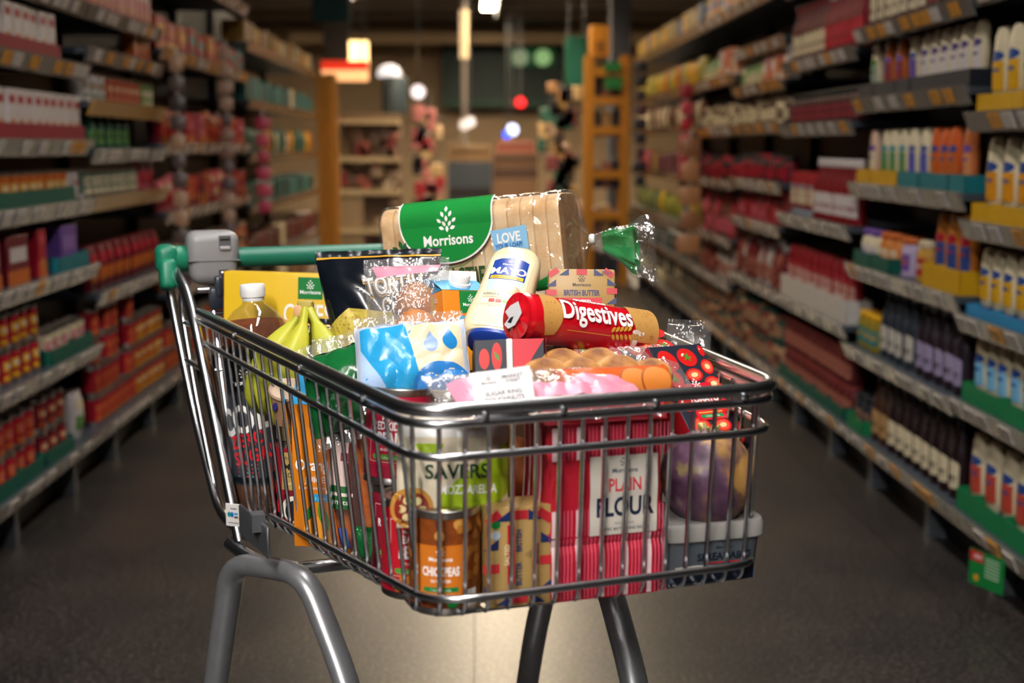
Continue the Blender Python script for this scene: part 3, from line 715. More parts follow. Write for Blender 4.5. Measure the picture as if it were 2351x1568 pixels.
# floor bracket, warning sticker, underframe
pl = MB(); m_plate = mat((.20, .21, .23), .45, .8, .08, 40, name='plate')
pl.rbox((-.0025, -.070, -.018), (.0025, .062, .026), m_plate, .002, 1, xf=Matrix.Translation(Lc((-.266, .590, .695))) @ Matrix.Rotation(R(8), 4, 'Z')).box((-.012, .0, -.004), (.006, .022, .020), m_plate, xf=Matrix.Translation(Lc((-.262, .545, .712))))
pl.build('corner_bracket', trolley)
stx = Matrix.Translation(Lc((-.279, .690, .694))) @ Matrix.Rotation(R(-40), 4, 'Z')
sticker = MB().rbox((-.013, -.001, -.017), (.013, .001, .017), mat('#d6d3d0', .4), .001, 1, xf=stx).build('warning_sticker', trolley)
sp = Print().ell(-.0065, .001, .0028, .004, ink('#1c8a8a')).ell(-.0015, .001, .0028, .004, ink('#1c6aa0')).rect(.002, .001, .008, .004, ink('#3a8ad0')).rect(.002, -.004, .008, -.001, ink('#444a55')).rect(.009, -.006, .0115, -.002, ink('#d8a020')).rect(-.008, -.012, .009, -.0105, ink('#777777')).rect(-.004, .009, .006, .0105, ink('#666666'))
sp.build('sticker_print', sticker, lambda x, y, h: stx @ Vector((x, -.001 - h, y)), .1)
tpart('underframe', fillet([(-.285, .70, .650), (-.262, .645, .640), (-.225, .60, .634), (-.10, .60, .634), (.20, .60, .634), (.262, .66, .648)], .03, 5), .0095, STEEL, 12)
LEG = mat((.47, .485, .51), .34, .75, .08, 50, name='leg_tube')
tpart('leg', fillet([(-.325, .93, .115), (-.302, .765, .42), (-.285, .665, .632), (-.207, .525, .650), (-.168, .45, .515), (-.12, .20, .115)], [.05, .045, .045, .05], 8), .0155, LEG, 16, flat=1.25)
tpart('leg', fillet([(.24, .93, .115), (.205, .745, .42), (.225, .69, .632), (.19, .43, .640), (.188, .32, .515), (.16, .10, .115)], [.05, .06, .06, .05], 8), .0165, LEG, 16, flat=1.15)
for u, v in ((-.325, .935), (-.12, .195), (.24, .935), (.16, .095)):
    cs = MB().rbox((-.022, -.02, .055), (.022, .03, .115), STEEL, .006, 2, xf=Matrix.Translation(Lc((u, v, 0)))).build('castor_fork', trolley)
    MB().lathe([(.02, -.016), (.05, -.016), (.0525, -.010), (.0525, .010), (.05, .016), (.02, .016)], mat('#2b2d31', .6), 24, xf=Matrix.Translation(Lc((u, v + .01, .0525))) @ Matrix.Rotation(R(90), 4, 'Y')).build('castor_wheel', cs)

# ================================================================== the groceries
def floor_at(u, v): return T(u, v, zf(v) + .0065)
def face_cam(p): d = EYEP - Vector(p); return math.degrees(math.atan2(d.x, -d.y))
TYAW = math.degrees(TA)
i_white, i_black, i_navy, i_red, i_green = ink('#f6f4f2'), ink('#17181c'), ink('#142a4e'), ink('#c8102a'), ink('#0f7a38')
GOLD = mat((.62, .55, .40), .28, 1.0, .08, 60, name='tin_gold'); TINM = mat((.55, .54, .52), .3, 1.0, .06, 60, name='tin_steel')

# ---------------------------------------------------------------- tins
def tin(label, loc, rot, paper, prn, group=None, r=.0365, h=.108):
    t = thing('food_tin', label, 'tin', loc, rot, group)
    pr = [(.030, .003), (.034, .0), (r, .0015), (r, .006), (r - .001, .008)]
    for i in range(9): pr.append((r - .001 - (.0006 if i % 2 else 0), .02 + .0085 * i))
    MB().lathe(pr + [(r - .001, h - .008), (r, h - .006), (r, h - .001), (r - .001, h), (r - .0022, h - .001), (r - .0025, h - .0045)], TINM, 36, caps=False).build('body', t)
    MB().lathe([(.001, h - .0035), (.016, h - .0035), (.017, h - .0048), (.024, h - .0048), (.025, h - .0036), (.031, h - .0036), (.032, h - .0046), (r - .002, h - .0046)], GOLD, 36, caps=False).build('lid', t)
    MB().lathe([(r - .0006, .0085), (r - .0006, h - .0085)], paper, 40, caps=False).build('paper_label', t)
    prn.build('label_print', t, on_cyl(r - .0006), .0045)
    return t
pr = Print()
rr = random.Random(3)
for i in range(130):
    a, b = rr.uniform(-.11, .11), rr.uniform(.011, .097)
    if abs(a + .006) < .026 and b < .074: continue
    c = rr.choice(['#b5732a', '#c88a3c', '#a05f22', '#d29a4c']); pr.ell(a, b, rr.uniform(.0045, .0065), rr.uniform(.004, .0058), ink(c), rr.uniform(0, 180), 9)
m_or = ink('#cf7420')
pr.rect(-.031, .020, .019, .0735, m_or); pr.logo(-.006, .0575, .022, i_white)
pr.text('CHICKPEAS', -.006, .0425, .0125, i_white, .035, .58).text('IN WATER', -.006, .0355, .0042, i_white, .02).rrect(-.024, .0255, .012, .0305, .0024, i_green).text('1 of your 5 a day', -.006, .0268, .003, i_white).rrect(.022, .008, .034, .026, .001, ink('#e8e4dc')).ell(.006, .013, .006, .004, i_green)
tin('tin of chickpeas with orange label, at the rounded front corner of the trolley', floor_at(-.150, .066), 4, pal_mat(['#6a2f0e', '#8a4414', '#55230a'], 60, .4), pr)
def bean_print(top, big, sub, dark, colr):
    p = Print().rect(-.11, .0085, .11, .022, ink(colr)).rrect(-.027, .026, .027, .088, .002, ink('#d8c0b8')).rrect(-.0262, .0268, .0262, .0872, .002, ink(dark))
    p.logo(0, .073, .022, i_white).text(top, 0, .0625, .0125, i_white, .03, .62).text(big, 0, .0465, .0185, i_white, .045, .62).text(sub, 0, .039, .0042, i_white, .01, .8).rrect(-.022, .029, .022, .035, .003, ink('#5a9a3a')).text('1 of your 5 a day', 0, .0305, .0033, i_white)
    return p
q = bean_print('BAKED', 'BEANS', 'IN TOMATO SAUCE', '#c01a2c', '#a8142a')
for i in range(16): q.ell(rr.uniform(-.022, .022), rr.uniform(.013, .034), .0055, .004, ink(rr.choice(['#d8893a', '#c87028', '#e09a4c'])), rr.uniform(0, 180), 10)
tin('tin of baked beans with red label, behind the chickpeas tin', floor_at(-.160, .144), 2, ink('#b3162a'), q)
tin('tin of kidney beans standing on the basket floor behind the baked beans', floor_at(-.148, .235), -12, ink('#8f1430'), bean_print('RED KIDNEY', 'BEANS', 'IN CHILLI SAUCE', '#8f1430', '#7a1028'))
tin('tin of kidney beans with gold lid, stacked on another tin under the trolley rim', floor_at(-.158, .232) + Vector((0, 0, .1095)), (-6, -3, 3), ink('#b01838'), bean_print('RED KIDNEY', 'BEANS', 'IN CHILLI SAUCE', '#b01838', '#8f1430'))

# ---------------------------------------------------------------- boxes and packs
def carton(name, label, cat, loc, rot, w, d, h, m, bev=.0015, group=None):
    t = thing(name, label, cat, loc, rot, group)
    MB().rbox((-w / 2, -d / 2, 0), (w / 2, d / 2, h), m, bev, 2).build('body', t)
    return t
def jack(p, w, h, k=1.0, seed=1):
    """scattered red and blue flag pieces along the edge of a panel (w x h, origin at its centre)"""
    rd, bl = ink('#c02a34'), ink('#1d2d5e'); b = .011 * k
    for i, (x, y, rt, m, tri) in enumerate([(-.42, .40, 35, rd, 0), (-.26, .42, 0, bl, 1), (0, .42, 0, rd, 0), (.25, .42, 0, bl, 2), (.40, .40, -35, rd, 0), (-.45, .14, 0, bl, 1), (.45, .18, 0, bl, 2), (.45, -.05, 0, rd, 0), (-.45, -.10, 0, rd, 0),
                                            (.45, -.28, 0, bl, 1), (-.45, -.32, 0, bl, 2), (0, -.42, 0, rd, 0), (-.25, -.42, 0, bl, 1), (.28, -.42, 0, bl, 2)]):
        X, Y = x * w, y * h; c, s = math.cos(R(rt)), math.sin(R(rt))
        pts = [(-.009, -.005), (.009, -.005), (.009, .005), (-.009, .005)] if tri == 0 else ([(-.009, -.006), (.008, -.006), (.008, .006)] if tri == 1 else [(-.008, -.006), (.009, -.006), (-.008, .006)])
        p.poly([(X + (a * c - e * s) * k, Y + (a * s + e * c) * k) for a, e in pts], m)
    return p
m_kraft = mat('#b08f56', .42, vary=.06, scale=30, name='butter_paper')
b1 = carton('butter_pack', 'pack of salted butter standing on end between chickpeas and flour', 'butter', floor_at(-.080, .052), (TYAW - 4, 0, 0), .066, .040, .104, m_kraft, .0015)
p = jack(Print(), .066, .104, .95); bl = ink('#22386a')
p.rect(-.013, -.028, -.005, .034, i_red).text('SALTED', -.011, .003, .007, ink('#e8d8b0'), .02, .9, 90).text('BRITISH', .002, .017, .0085, bl, .03, .8, 90).text('BUTTER', .002, -.018, .0085, bl, .03, .8, 90).logo(.020, .002, .020, ink('#4a4030'), rot=90).ell(-.025, .035, .005, .004, i_green).ell(-.025, .024, .005, .005, ink('#b8c0c8'))
p.build('wrapper_print', b1, lambda x, y, h: (x, -.020 - h, y + .052), .05)
b2 = carton('butter_pack', 'gold wrapped pack of butter lying on top beside the mayonnaise bottle', 'butter', at(1333, 716, 1.70), frame((.02, .25, .97), (-.04, -.95, .25)), .086, .058, .052, m_kraft, .003)
p = jack(Print(), .086, .052, .75); p.logo(0, .0035, .022, ink('#3a3020')).text('BRITISH BUTTER', 0, -.0085, .0098, ink('#1d2d5e'), .035, .64).rect(-.026, -.020, .026, -.0115, i_red).text('SALTED', 0, -.019, .007, i_white, .02).text('250g e', .032, .0195, .0062, i_navy, .01, .8)
p.build('wrapper_print', b2, lambda x, y, h: (x, -.029 - h, y + .026), .05)

# flour: a soft paper bag with a folded top
fl = thing('flour_bag', 'red striped paper bag of plain flour with grey label panel', 'flour', floor_at(.012, .066), TYAW - 3)
FW, FD, FH = .130, .080, .198
m_fl = mat('#b3192e', .42, vary=.08, scale=25, bump=.12, bscale=14, name='flour_paper'); m_fp = ink('#d2526a', .45); m_fs = ink('#e8c8cc', .45)
def flour_d(z):                                    # half depth and half width along the height
    t = z / FH
    w = FW / 2 * (1 + .03 * math.sin(t * 6.2)) - (.004 * math.exp(-((t - .28) / .03) ** 2)); d = FD / 2 * (1 - .06 * math.exp(-((t - .30) / .02) ** 2))
    return w, d
def FS(u, v):
    z = .002 + v * FH; w, d = flour_d(z); a = 2 * math.pi * u; c, s = math.cos(a), math.sin(a); n = .22
    k = math.copysign(abs(c) ** n, c), math.copysign(abs(s) ** n, s)
    nz = .0022 * noise.noise(Vector((c * 3, s * 3, z * 38))) + .0012 * noise.noise(Vector((c * 9, s * 9, z * 90)))
    return (k[0] * (w + nz), k[1] * (d + nz), z)
fb_ = MB().grid(FS, 72, 46, m_fl, cu=True)
fb_.add([FS(i / 24, 0) for i in range(24)], [tuple(range(24))[::-1]], m_fl)
def FT(u, v):                                      # folded-over top flap
    x = (u - .5) * FW * 1.02; a = v
    y = -.041 + .079 * min(1, a * 1.3) if a < .77 else .038; z = FH + .0015 + .012 * math.sin(min(1, a * 1.4) * math.pi) * (.75 + .5 * noise.noise(Vector((x * 40, a * 3, 0)))) - (.012 if a < .02 else 0)
    return (x, y, z)
fb_.grid(FT, 30, 12, m_fl); fb_.build('paper_bag', fl)
def on_flour(x, y, h):
    w, d = flour_d(y); nz = .0022 * noise.noise(Vector((0, -3, y * 38)))
    return (x, -(d + nz) - .0018 - h, y)
p = Print()
for x in (-.056, -.030, -.004, .022, .048):
    for y0, y1 in ((.004, .068), (.070, .098), (.150, .184)): p.rect(x - .0026, y0, x + .0026, y1, m_fs); [p.rect(x + .006 + q * .004, y0, x + .0075 + q * .004, y1, m_fp) for q in range(4)]
p.rect(-.018, .069, .056, .152, ink('#c9c2b6', .5)).logo(.020, .134, .026, ink('#33405a')).text('PLAIN', .020, .115, .0190, ink('#c8283a'), .02, .72).text('FLOUR', .020, .089, .0275, ink('#14233c'), .03, .74)
p.text('PERFECT FOR', .020, .0795, .0036, ink('#6a6a70')).text('PASTRY, BATTERS AND SAUCES', .020, .0735, .0042, ink('#33405a'), .02, .9)
p.build('bag_print', fl, on_flour, .008, lift=.0006)
p = Print()
for x in (-.056, -.030, -.004, .022, .048): p.rect(x - .0026, -.036, x + .0026, .034, m_fs)
p.build('flap_stripes', fl, lambda x, y, h: (FT((x / (FW * 1.02)) + .5, (y + .041) / .079 / 1.3)[0], y, FT((x / (FW * 1.02)) + .5, (y + .041) / .079 / 1.3)[2] + .0008 + h), .006)
p = Print()
for x in (-.028, -.010, .008, .026): p.rect(x - .0026, .006, x + .0026, .182, m_fs)
p.build('side_stripes', fl, lambda x, y, h: (-flour_d(y)[0] - .0022 - h, x, y), .008)

# spread tub
tub = thing('spread_tub', 'dark grey tub of spreadable butter under the swede', 'tub', floor_at(.1435, .078), TYAW - 4)
def tubring(w, d, z, n=.32):
    o = []
    for i in range(40):
        a = 2 * math.pi * (i + .5) / 40; c, s = math.cos(a), math.sin(a); o.append((math.copysign(abs(c) ** n, c) * w, math.copysign(abs(s) ** n, s) * d, z))
    return o
def stack_rings(mb, rings, m, cap=True):
    n = len(rings[0]); vs = [p for r in rings for p in r]; fs = [(i * n + k, i * n + (k + 1) % n, (i + 1) * n + (k + 1) % n, (i + 1) * n + k) for i in range(len(rings) - 1) for k in range(n)]
    if cap: fs += [tuple(range(n))[::-1], tuple((len(rings) - 1) * n + k for k in range(n))]
    return mb.add(vs, fs, m)
m_tub = mat('#545a60', .35, vary=.06)
stack_rings(MB(), [tubring(.053, .040, 0), tubring(.0545, .0415, .003), tubring(.059, .046, .056)], m_tub).build('body', tub)
stack_rings(MB(), [tubring(.0605, .0475, .048), tubring(.0625, .0495, .050), tubring(.0625, .0495, .064), tubring(.0605, .0475, .068), tubring(.054, .042, .068), tubring(.053, .041, .063)], mat('#8d8a86', .28, vary=.05)).build('lid', tub)
def on_tub(x, y, h): return (x, -(.0405 + .0055 * y / .056) - .0004 - h, y)
p = Print(); wv = [(-.048 + i * .004, .0165 + .0035 * math.sin(i * .62)) for i in range(25)]
p.poly([(-.049, .002), (.049, .002)] + wv[::-1], ink('#2a74a8')).poly([(-.048, .002), (.048, .002)] + [(x, y - .001) for x, y in wv[::-1]], ink('#0c1526'))
p.poly([(-.044, .0175), (-.020, .0155), (.0, .0185), (.018, .0155), (.028, .019), (-.020, .022), (-.044, .021)], ink('#c8c2b8')).text('SPREADABLE', .012, .0265, .0118, ink('#101c2e'), .03, .92).logo(.012, .039, .018, ink('#1c2838')).rect(-.006, .0225, .030, .0238, i_red)
p.build('tub_print', tub, on_tub, .01)
# swede
def swede(co_fn):
    vs = []
    for i in range(40):
        for j in range(25):
            a = 2 * math.pi * i / 40; b = math.pi * j / 24; d = Vector((math.sin(b) * math.cos(a), math.sin(b) * math.sin(a), math.cos(b)))
            k = 1 + .035 * noise.noise(d * 1.6) + .012 * noise.noise(d * 5); rz = 1.08 if d.z < 0 else 1.02
            vs.append((d.x * .0515 * k, d.y * .0515 * k, d.z * .0515 * k * rz + .055))
    return vs
sw, nt, bs = node_mat('swede_skin')
tc = nt.nodes.new('ShaderNodeTexCoord'); sx = nt.nodes.new('ShaderNodeSeparateXYZ'); nz = nt.nodes.new('ShaderNodeTexNoise'); nz.inputs['Scale'].default_value = 26; nz.inputs['Detail'].default_value = 5
n2 = nt.nodes.new('ShaderNodeTexNoise'); n2.inputs['Scale'].default_value = 60; n2.inputs['Detail'].default_value = 4
nt.links.new(tc.outputs['Object'], nz.inputs['Vector']); nt.links.new(tc.outputs['Object'], n2.inputs['Vector']); nt.links.new(tc.outputs['Object'], sx.inputs[0])
mm = nt.nodes.new('ShaderNodeMath'); mm.operation = 'MULTIPLY_ADD'; mm.inputs[1].default_value = -5.0
nt.links.new(sx.outputs['X'], mm.inputs[0]); nt.links.new(nz.outputs['Fac'], mm.inputs[2])
rp = nt.nodes.new('ShaderNodeValToRGB'); e = rp.color_ramp.elements
e[0].position = .18; e[0].color = lin('#c79a5c'); e[1].position = .62; e[1].color = lin('#4c3248'); 
for ps, c in ((.36, '#b98a4a'), (.45, '#7a5a4e'), (.52, '#5d3f55'), (.72, '#6a4a60'), (.86, '#a89a48')): q = e.new(ps); q.color = lin(c)
nt.links.new(mm.outputs[0], rp.inputs[0]); nt.links.new(rp.outputs[0], bs.inputs['Base Color']); bs.inputs['Roughness'].default_value = .42
bp = nt.nodes.new('ShaderNodeBump'); bp.inputs['Strength'].default_value = .25; bp.inputs['Distance'].default_value = .003; nt.links.new(n2.outputs['Fac'], bp.inputs['Height']); nt.links.new(bp.outputs[0], bs.inputs['Normal'])
sv = thing('swede', 'large purple and yellow swede resting on the spread tub', 'vegetable', at(1622, 1203, 1.445), (0, 0, 0))
s_ = MB(); vs = swede(None); fs = [(i * 25 + j, i * 25 + j + 1, ((i + 1) % 40) * 25 + j + 1, ((i + 1) % 40) * 25 + j) for i in range(40) for j in range(24)]
s_.add(vs, fs, sw); s_.build('root', sv)
for k in range(7):
    a = k * .9; MB().tube([(.008 * math.cos(a), .008 * math.sin(a), .104), (.011 * math.cos(a), .011 * math.sin(a), .110), (.012 * math.cos(a), .012 * math.sin(a), .112)], [.0025, .002, .0012], mat('#9a9a5a', .6), 6).build('leaf_stub', sv)

# orange juice cartons with gable tops
def juice(label, loc, rot, W_=.068, D_=.068, H_=.168, cap=True, gh=.034):
    t = thing('juice_carton', label, 'carton', loc, rot); m = mat('#d97f1c', .32, vary=.04); blu = ink('#2b9bd0', .35); w, d = W_ / 2, D_ / 2
    MB().rbox((-w, -d, 0), (w, d, H_), m, .0015, 2).build('body', t)
    g = MB(); z1 = H_ + gh
    g.add([(-w, -d, H_), (w, -d, H_), (w, d, H_), (-w, d, H_), (-w, -.0015, z1), (w, -.0015, z1), (w, .0015, z1), (-w, .0015, z1), (-w + .012, 0, z1 - .004), (w - .012, 0, z1 - .004)],
          [(0, 1, 5, 4), (2, 3, 7, 6), (0, 4, 8), (8, 7, 3), (0, 8, 3), (1, 9, 5), (9, 2, 6), (1, 2, 9), (4, 5, 6, 7)], blu, False)
    g.build('gable_top', t); MB().box((-w, -.0016, z1), (w, .0016, z1 + .013), mat('#e9e6e2', .35)).build('top_seal', t)
    if cap:
        n = Vector((0, -gh, d)).normalized()
        MB().lathe([(.0145, 0), (.0145, .004), (.0125, .005), (.0125, .014), (.0115, .0155)], WHITE, 20, xf=Matrix.Translation((0, -d * .5, H_ + gh / 2)) @ Vector((0, 0, 1)).rotation_difference(n).to_matrix().to_4x4()).build('cap', t)
    p = Print().rect(-.010, H_ - .030, .022, H_ - .001, i_green).logo(.006, H_ - .021, .022, i_white).text('Orange', -.004, min(.101, H_ - .050), .020, i_white, .02, .86).text('JUICE', -.004, min(.085, H_ - .066), .011, i_white, .01).text('from concentrate', -.004, min(.076, H_ - .076), .0062, i_white).rect(-.012, .060, .016, .070, blu).text('1 litre', .002, .0625, .006, i_white)
    p.ell(.0, .020, .021, .021, ink('#e89a2a')).leaf(.006, .040, .040, .012, ink('#2f8a2e'), 108).leaf(-.012, .046, .026, .008, ink('#24762a'), 70)
    p.build('front_print', t, on_flat(d), .1)
    q = Print().ell(-.010, .118, .010, .012, ink('#2b9bd0')).text('1 of your', -.010, .119, .004, i_white).text('5 a day', -.010, .113, .004, i_white).ell(-.020, .145, .008, .005, i_green).text('SMOOTH JUICE', .0, .090, .007, i_white, .02, .8).text('VITAMIN C', .0, .082, .007, i_white, .02, .8).rect(-.006, H_ - .030, .010, H_ - .004, ink('#d0b820'))
    q.build('side_print', t, lambda x, y, h: (-w - h, -x, y), .1)
    return t
juice('orange juice carton standing upright against the trolley side beside the coffee jar', floor_at(-.188, .470), -10, .068, .068, .186)
juice('orange juice carton tilted back between the doughnut bag and mayonnaise', at(1056, 858, 1.70), frame((-.07, .30, .95), (.45, -.85, .25)), .068, .068, .104, gh=.020)

# pizza-style cheese box
cb = carton('frozen_food_box', 'yellow cardboard box marked cheese, standing behind the cola bottle', 'box', T(-.128, .800, .735), (TYAW - 24, -2, 1.5), .30, .034, .292, mat('#ddb51e', .38, vary=.03), .0015)
p = Print(); y1 = .292
p.rect(-.150, 0, .150, y1 - .080, ink('#c96a1c')).rect(-.035, y1 - .038, .003, y1 - .005, i_green).logo(-.016, y1 - .030, .030, i_white).text('CHEESE', -.014, y1 - .076, .043, i_white, .012, .60).text('PIZZAS', .0, y1 - .112, .030, i_white, .012, .7)
for k, (x, y, a) in enumerate(((.030, .210, 38), (.042, .202, 30), (-.06, .216, -20), (-.075, .210, -28))):
    c, s = math.cos(R(a)), math.sin(R(a)); p.poly([(x + dx * c - dy * s, y + dx * s + dy * c) for dx, dy in ((-.022, -.008), (.022, -.008), (.022, .008), (-.022, .008))], ink('#e0ac3c'))
p.build('front_print', cb, on_flat(.017), .3)
Print().rect(-.017, 0, .017, .292, ink('#c96a1c')).rect(-.016, .20, .016, .262, i_green).build('side_print', cb, lambda x, y, h: (-.150 - h, -x, y), .3)

# tomato cartons (passata)
def tomato(label, loc, rot, w=.072, d=.045, h=.138, seal=True, group=None):
    t = thing('tomato_carton', label, 'carton', loc, rot, group); MB().rbox((-w / 2, -d / 2, 0), (w / 2, d / 2, h), mat('#141c2c', .5, vary=.05), .001, 1).build('body', t)
    r1, r2, r3, gr = ink('#c81e1c', .3), ink('#e8503a', .3), ink('#f0c890', .3), ink('#3f8a2a', .3)
    p = Print(); rr = random.Random(5)
    for x, y, a, b, ro, cut in ((-.021, .120, .0125, .015, 20, 0), (.008, .123, .0135, .013, 0, 2), (.030, .108, .0085, .011, -20, 1), (.006, .098, .0125, .009, 15, 1), (-.024, .094, .011, .012, 0, 2), (.026, .083, .0125, .011, 30, 1), (-.027, .060, .0085, .011, 10, 0), (.029, .052, .0075, .011, 0, 0),
                                (-.020, .030, .013, .012, 0, 1), (.010, .028, .012, .009, 10, 1), (.030, .022, .0075, .010, 0, 0), (-.010, .010, .010, .009, 0, 0), (.020, .008, .011, .007, 0, 1), (.033, .131, .004, .008, 0, 0)):
        x = max(-w / 2 + a, min(w / 2 - a, x)) if abs(x) + a > w / 2 else x
        p.ell(x, y, a, b, r1, ro)
        if cut == 1: p.ell(x, y, a * .78, b * .74, r2, ro); p.ell(x, y, a * .42, b * .34, r3, ro)
        else:
            p.ell(x - a * .35, y + b * .3, a * .22, b * .12, ink('#f8d8d0', .3), ro + 40)
            if cut == 2:
                for k in range(5): p.leaf(x + .003 * math.cos(k * 1.256), y + .003 * math.sin(k * 1.256), .008, .0022, gr, k * 72)
    p.rect(-.020, .036, .022, .086, i_red).logo(.001, .073, .028, i_white).text('TOMATO', .001, .0605, .0118, i_white, .045, .82).text('PASSATA', .001, .050, .009, i_white, .03).rect(-.016, .0455, .018, .0465, ink('#c8c83a')).rrect(-.015, .0385, .017, .0435, .0024, i_green).text('1 of your 5 a day', .001, .0398, .003, i_white).rect(.004, .012, .034, .019, ink('#9ac83a')).rect(-.002, .012, .003, .019, ink('#e8e4e0'))
    p.build('front_print', t, on_flat(d / 2), .1)
    q = Print().rect(-d / 2, 0, d / 2, h, ink('#b81826', .3)).poly([(-.018, h - .06), (.016, h - .01), (.016, h - .022), (-.018, h - .075)], i_white).text('PASSATA', .0, .02, .011, i_white, .03, 1, 90)
    q.build('side_print', t, lambda x, y, hh: (-w / 2 - hh, -x, y), .1)
    if seal:
        MB().rbox((-w / 2, -.0035, h), (w / 2, .0035, h + .004), mat('#e8e2da', .4), .001, 1).build('top_seal', t)
        Print().poly([(w / 2, -.004), (w / 2, -d / 2), (-w / 2, -.004)], i_red).ell(w * .1, d * .36, .012, .006, r1).ell(w * .15, d * .18, .016, .006, r1).ell(-w * .3, d * .27, .008, .007, r1).leaf(w * .15, d * .18, .012, .004, gr, 30).build('top_print', t, lambda x, y, hh: (x, y, h + hh), .1)
    return t
tomato('tomato passata carton leaning against the front of the trolley behind the swede', at(1646, 1050, 1.472), frame((-.33, .62, .71), (.46, -.80, .40)), w=.078, h=.142)
tomato('tomato passata carton lying with its folded end up beside the sugar bag', at(1160, 868, 1.60), frame((.02, -.92, .30), (1, 0, .02)), w=.056, d=.080, h=.12)
tomato('tomato passata carton lying on its side under the red biscuit packet', at(1290, 826, 1.57), frame((.96, .24, -.04), (0, -.40, .92)), w=.070, d=.05, h=.125)

# digestive biscuits
dg = thing('biscuit_packet', 'red cylindrical packet of digestive biscuits lying across the top', 'biscuits', at(1187, 727, 1.505), frame(at(1505, 772, 1.62) - at(1187, 727, 1.505), (-.1, -.88, .48)))
RD, LD = .0290, .188
m_red = mat('#c4101e', .22, vary=.05, scale=20, bump=.15, bscale=70, coat=.4, name='red_film')
def DS(u, v):
    a = 2 * math.pi * u; z = v * LD; k = RD * (1 + .012 * noise.noise(Vector((math.cos(a) * 2, math.sin(a) * 2, z * 60))) + .008 * math.sin(z * 900)); 
    if v < .02: k *= .93
    return (k * math.cos(a), k * math.sin(a), z)
MB().grid(DS, 40, 60, m_red, cu=True).build('wrapper', dg)
e0 = MB(); rg = random.Random(8)
def DE(u, v):
    a = 2 * math.pi * u; k = RD * .97 * (1 - v * .985); return (k * math.cos(a), k * math.sin(a), -.001 - .004 * v + .0035 * v * (1 - v) * math.sin(a * 9) - (.001 if v > .9 else 0))
e0.grid(DE, 54, 8, mat('#d01422', .25, coat=.3), cu=True); e0.build('end_fold', dg)
p = Print().poly([(-.012, -.016), (.004, -.020), (.013, -.004), (.012, .010), (.004, .017), (.0, .006), (-.010, .012), (-.013, .0)], ink('#e6e4e6', .25)).poly([(.002, -.004), (.008, .003), (.004, .010), (.001, .003)], i_black)
p.build('end_fold_inside', dg, lambda x, y, h: (x, y, -.0068 - h), .1)
MB().lathe([(RD * .96, LD - .001), (RD * .9, LD + .003), (RD * .3, LD + .004), (.001, LD + .004)], mat('#b98a4c', .5, vary=.2, scale=120, bump=.3, coat=.3), 32, caps=False).build('end_cap', dg)
bis, bid = ink('#c2924f', .35), ink('#8a5e2c', .4); p = Print()
ZW = lambda z, a: (z, a * RD)                       # print plane: x along the packet, y round it
p.poly([(.024, -.030), (.036, -.028), (.043, -.012), (.045, .004), (.040, .022), (.030, .032), (.020, .034), (.016, .010), (.017, -.012)], bis)
p.poly([(.148, .030), (.158, .034), (LD, .036), (LD, -.046), (.152, -.046), (.150, -.030), (.144, -.018), (.152, -.008), (.146, .008)], bis)
for i in range(46):
    if i % 3: x, y = rg.uniform(.155, .184), rg.uniform(-.038, .030)
    else: x, y = rg.uniform(.022, .038), rg.uniform(-.022, .024)
    p.ell(x, y, rg.uniform(.0004, .0011), rg.uniform(.0004, .0009), bid, n=6)
for i in range(14): x, y = rg.uniform(.158, .182), rg.uniform(-.03, .028); p.ell(x, y, .0045, .0005, ink('#a87a3c', .4), rg.uniform(0, 180), 6)
p.text('Digestives', .0965, -.007, .0345, ink('#7a0a14'), .022, .74).text('Digestives', .0955, -.0062, .0345, i_white, .018, .74).text('Morrisons', .094, .0215, .011, i_white, .03)
p.poly([(.052, -.0195), (.116, -.0195), (.116, -.0202), (.052, -.0202)], ink('#d8a83c'))
for k in range(5): p.leaf(.118 + k * .0062, -.0125 + .001 * k, .009, .0042, ink('#d8a03c'), 50).leaf(.120 + k * .0062, -.021 + .0006 * k, .009, .0042, ink('#d8a03c'), -50)
p.text('400g e', .156, -.014, .0068, i_white, .02).rect(.150, -.030, .157, -.021, ink('#e8e4e0')).rect(.158, -.029, .178, -.023, ink('#8a1420')).rect(.170, -.0285, .176, -.0235, ink('#d87a20'))
p.build('wrapper_print', dg, lambda x, y, h: ((RD * 1.012 + .0006 + h) * math.sin(-y / RD), -(RD * 1.012 + .0006 + h) * math.cos(-y / RD), x), .0035, lift=.0002)

# ---------------------------------------------------------------- cardboard cases under the top layer
for (u, v, w, d, h, lab) in ((.155, .68, .22, .20, .285, 'brown cardboard case under the loaf of bread'), (.10, .375, .20, .16, .185, 'brown cardboard case under the mayonnaise and biscuits'), (-.045, .52, .13, .12, .235, 'flat sided brown case under the doughnut bag')):
    t = thing('cardboard_case', lab, 'case', T(u, v, zf(v) + .012), TYAW); m = mat('#6a4a30', .7, vary=.1)
    MB().rbox((-w / 2, -d / 2, 0), (w / 2, d / 2, h), m, .003, 1).build('body', t); MB().box((-w / 2, -.02, h), (w / 2, .02, h + .0006), mat('#a07a50', .3)).build('packing_tape', t)

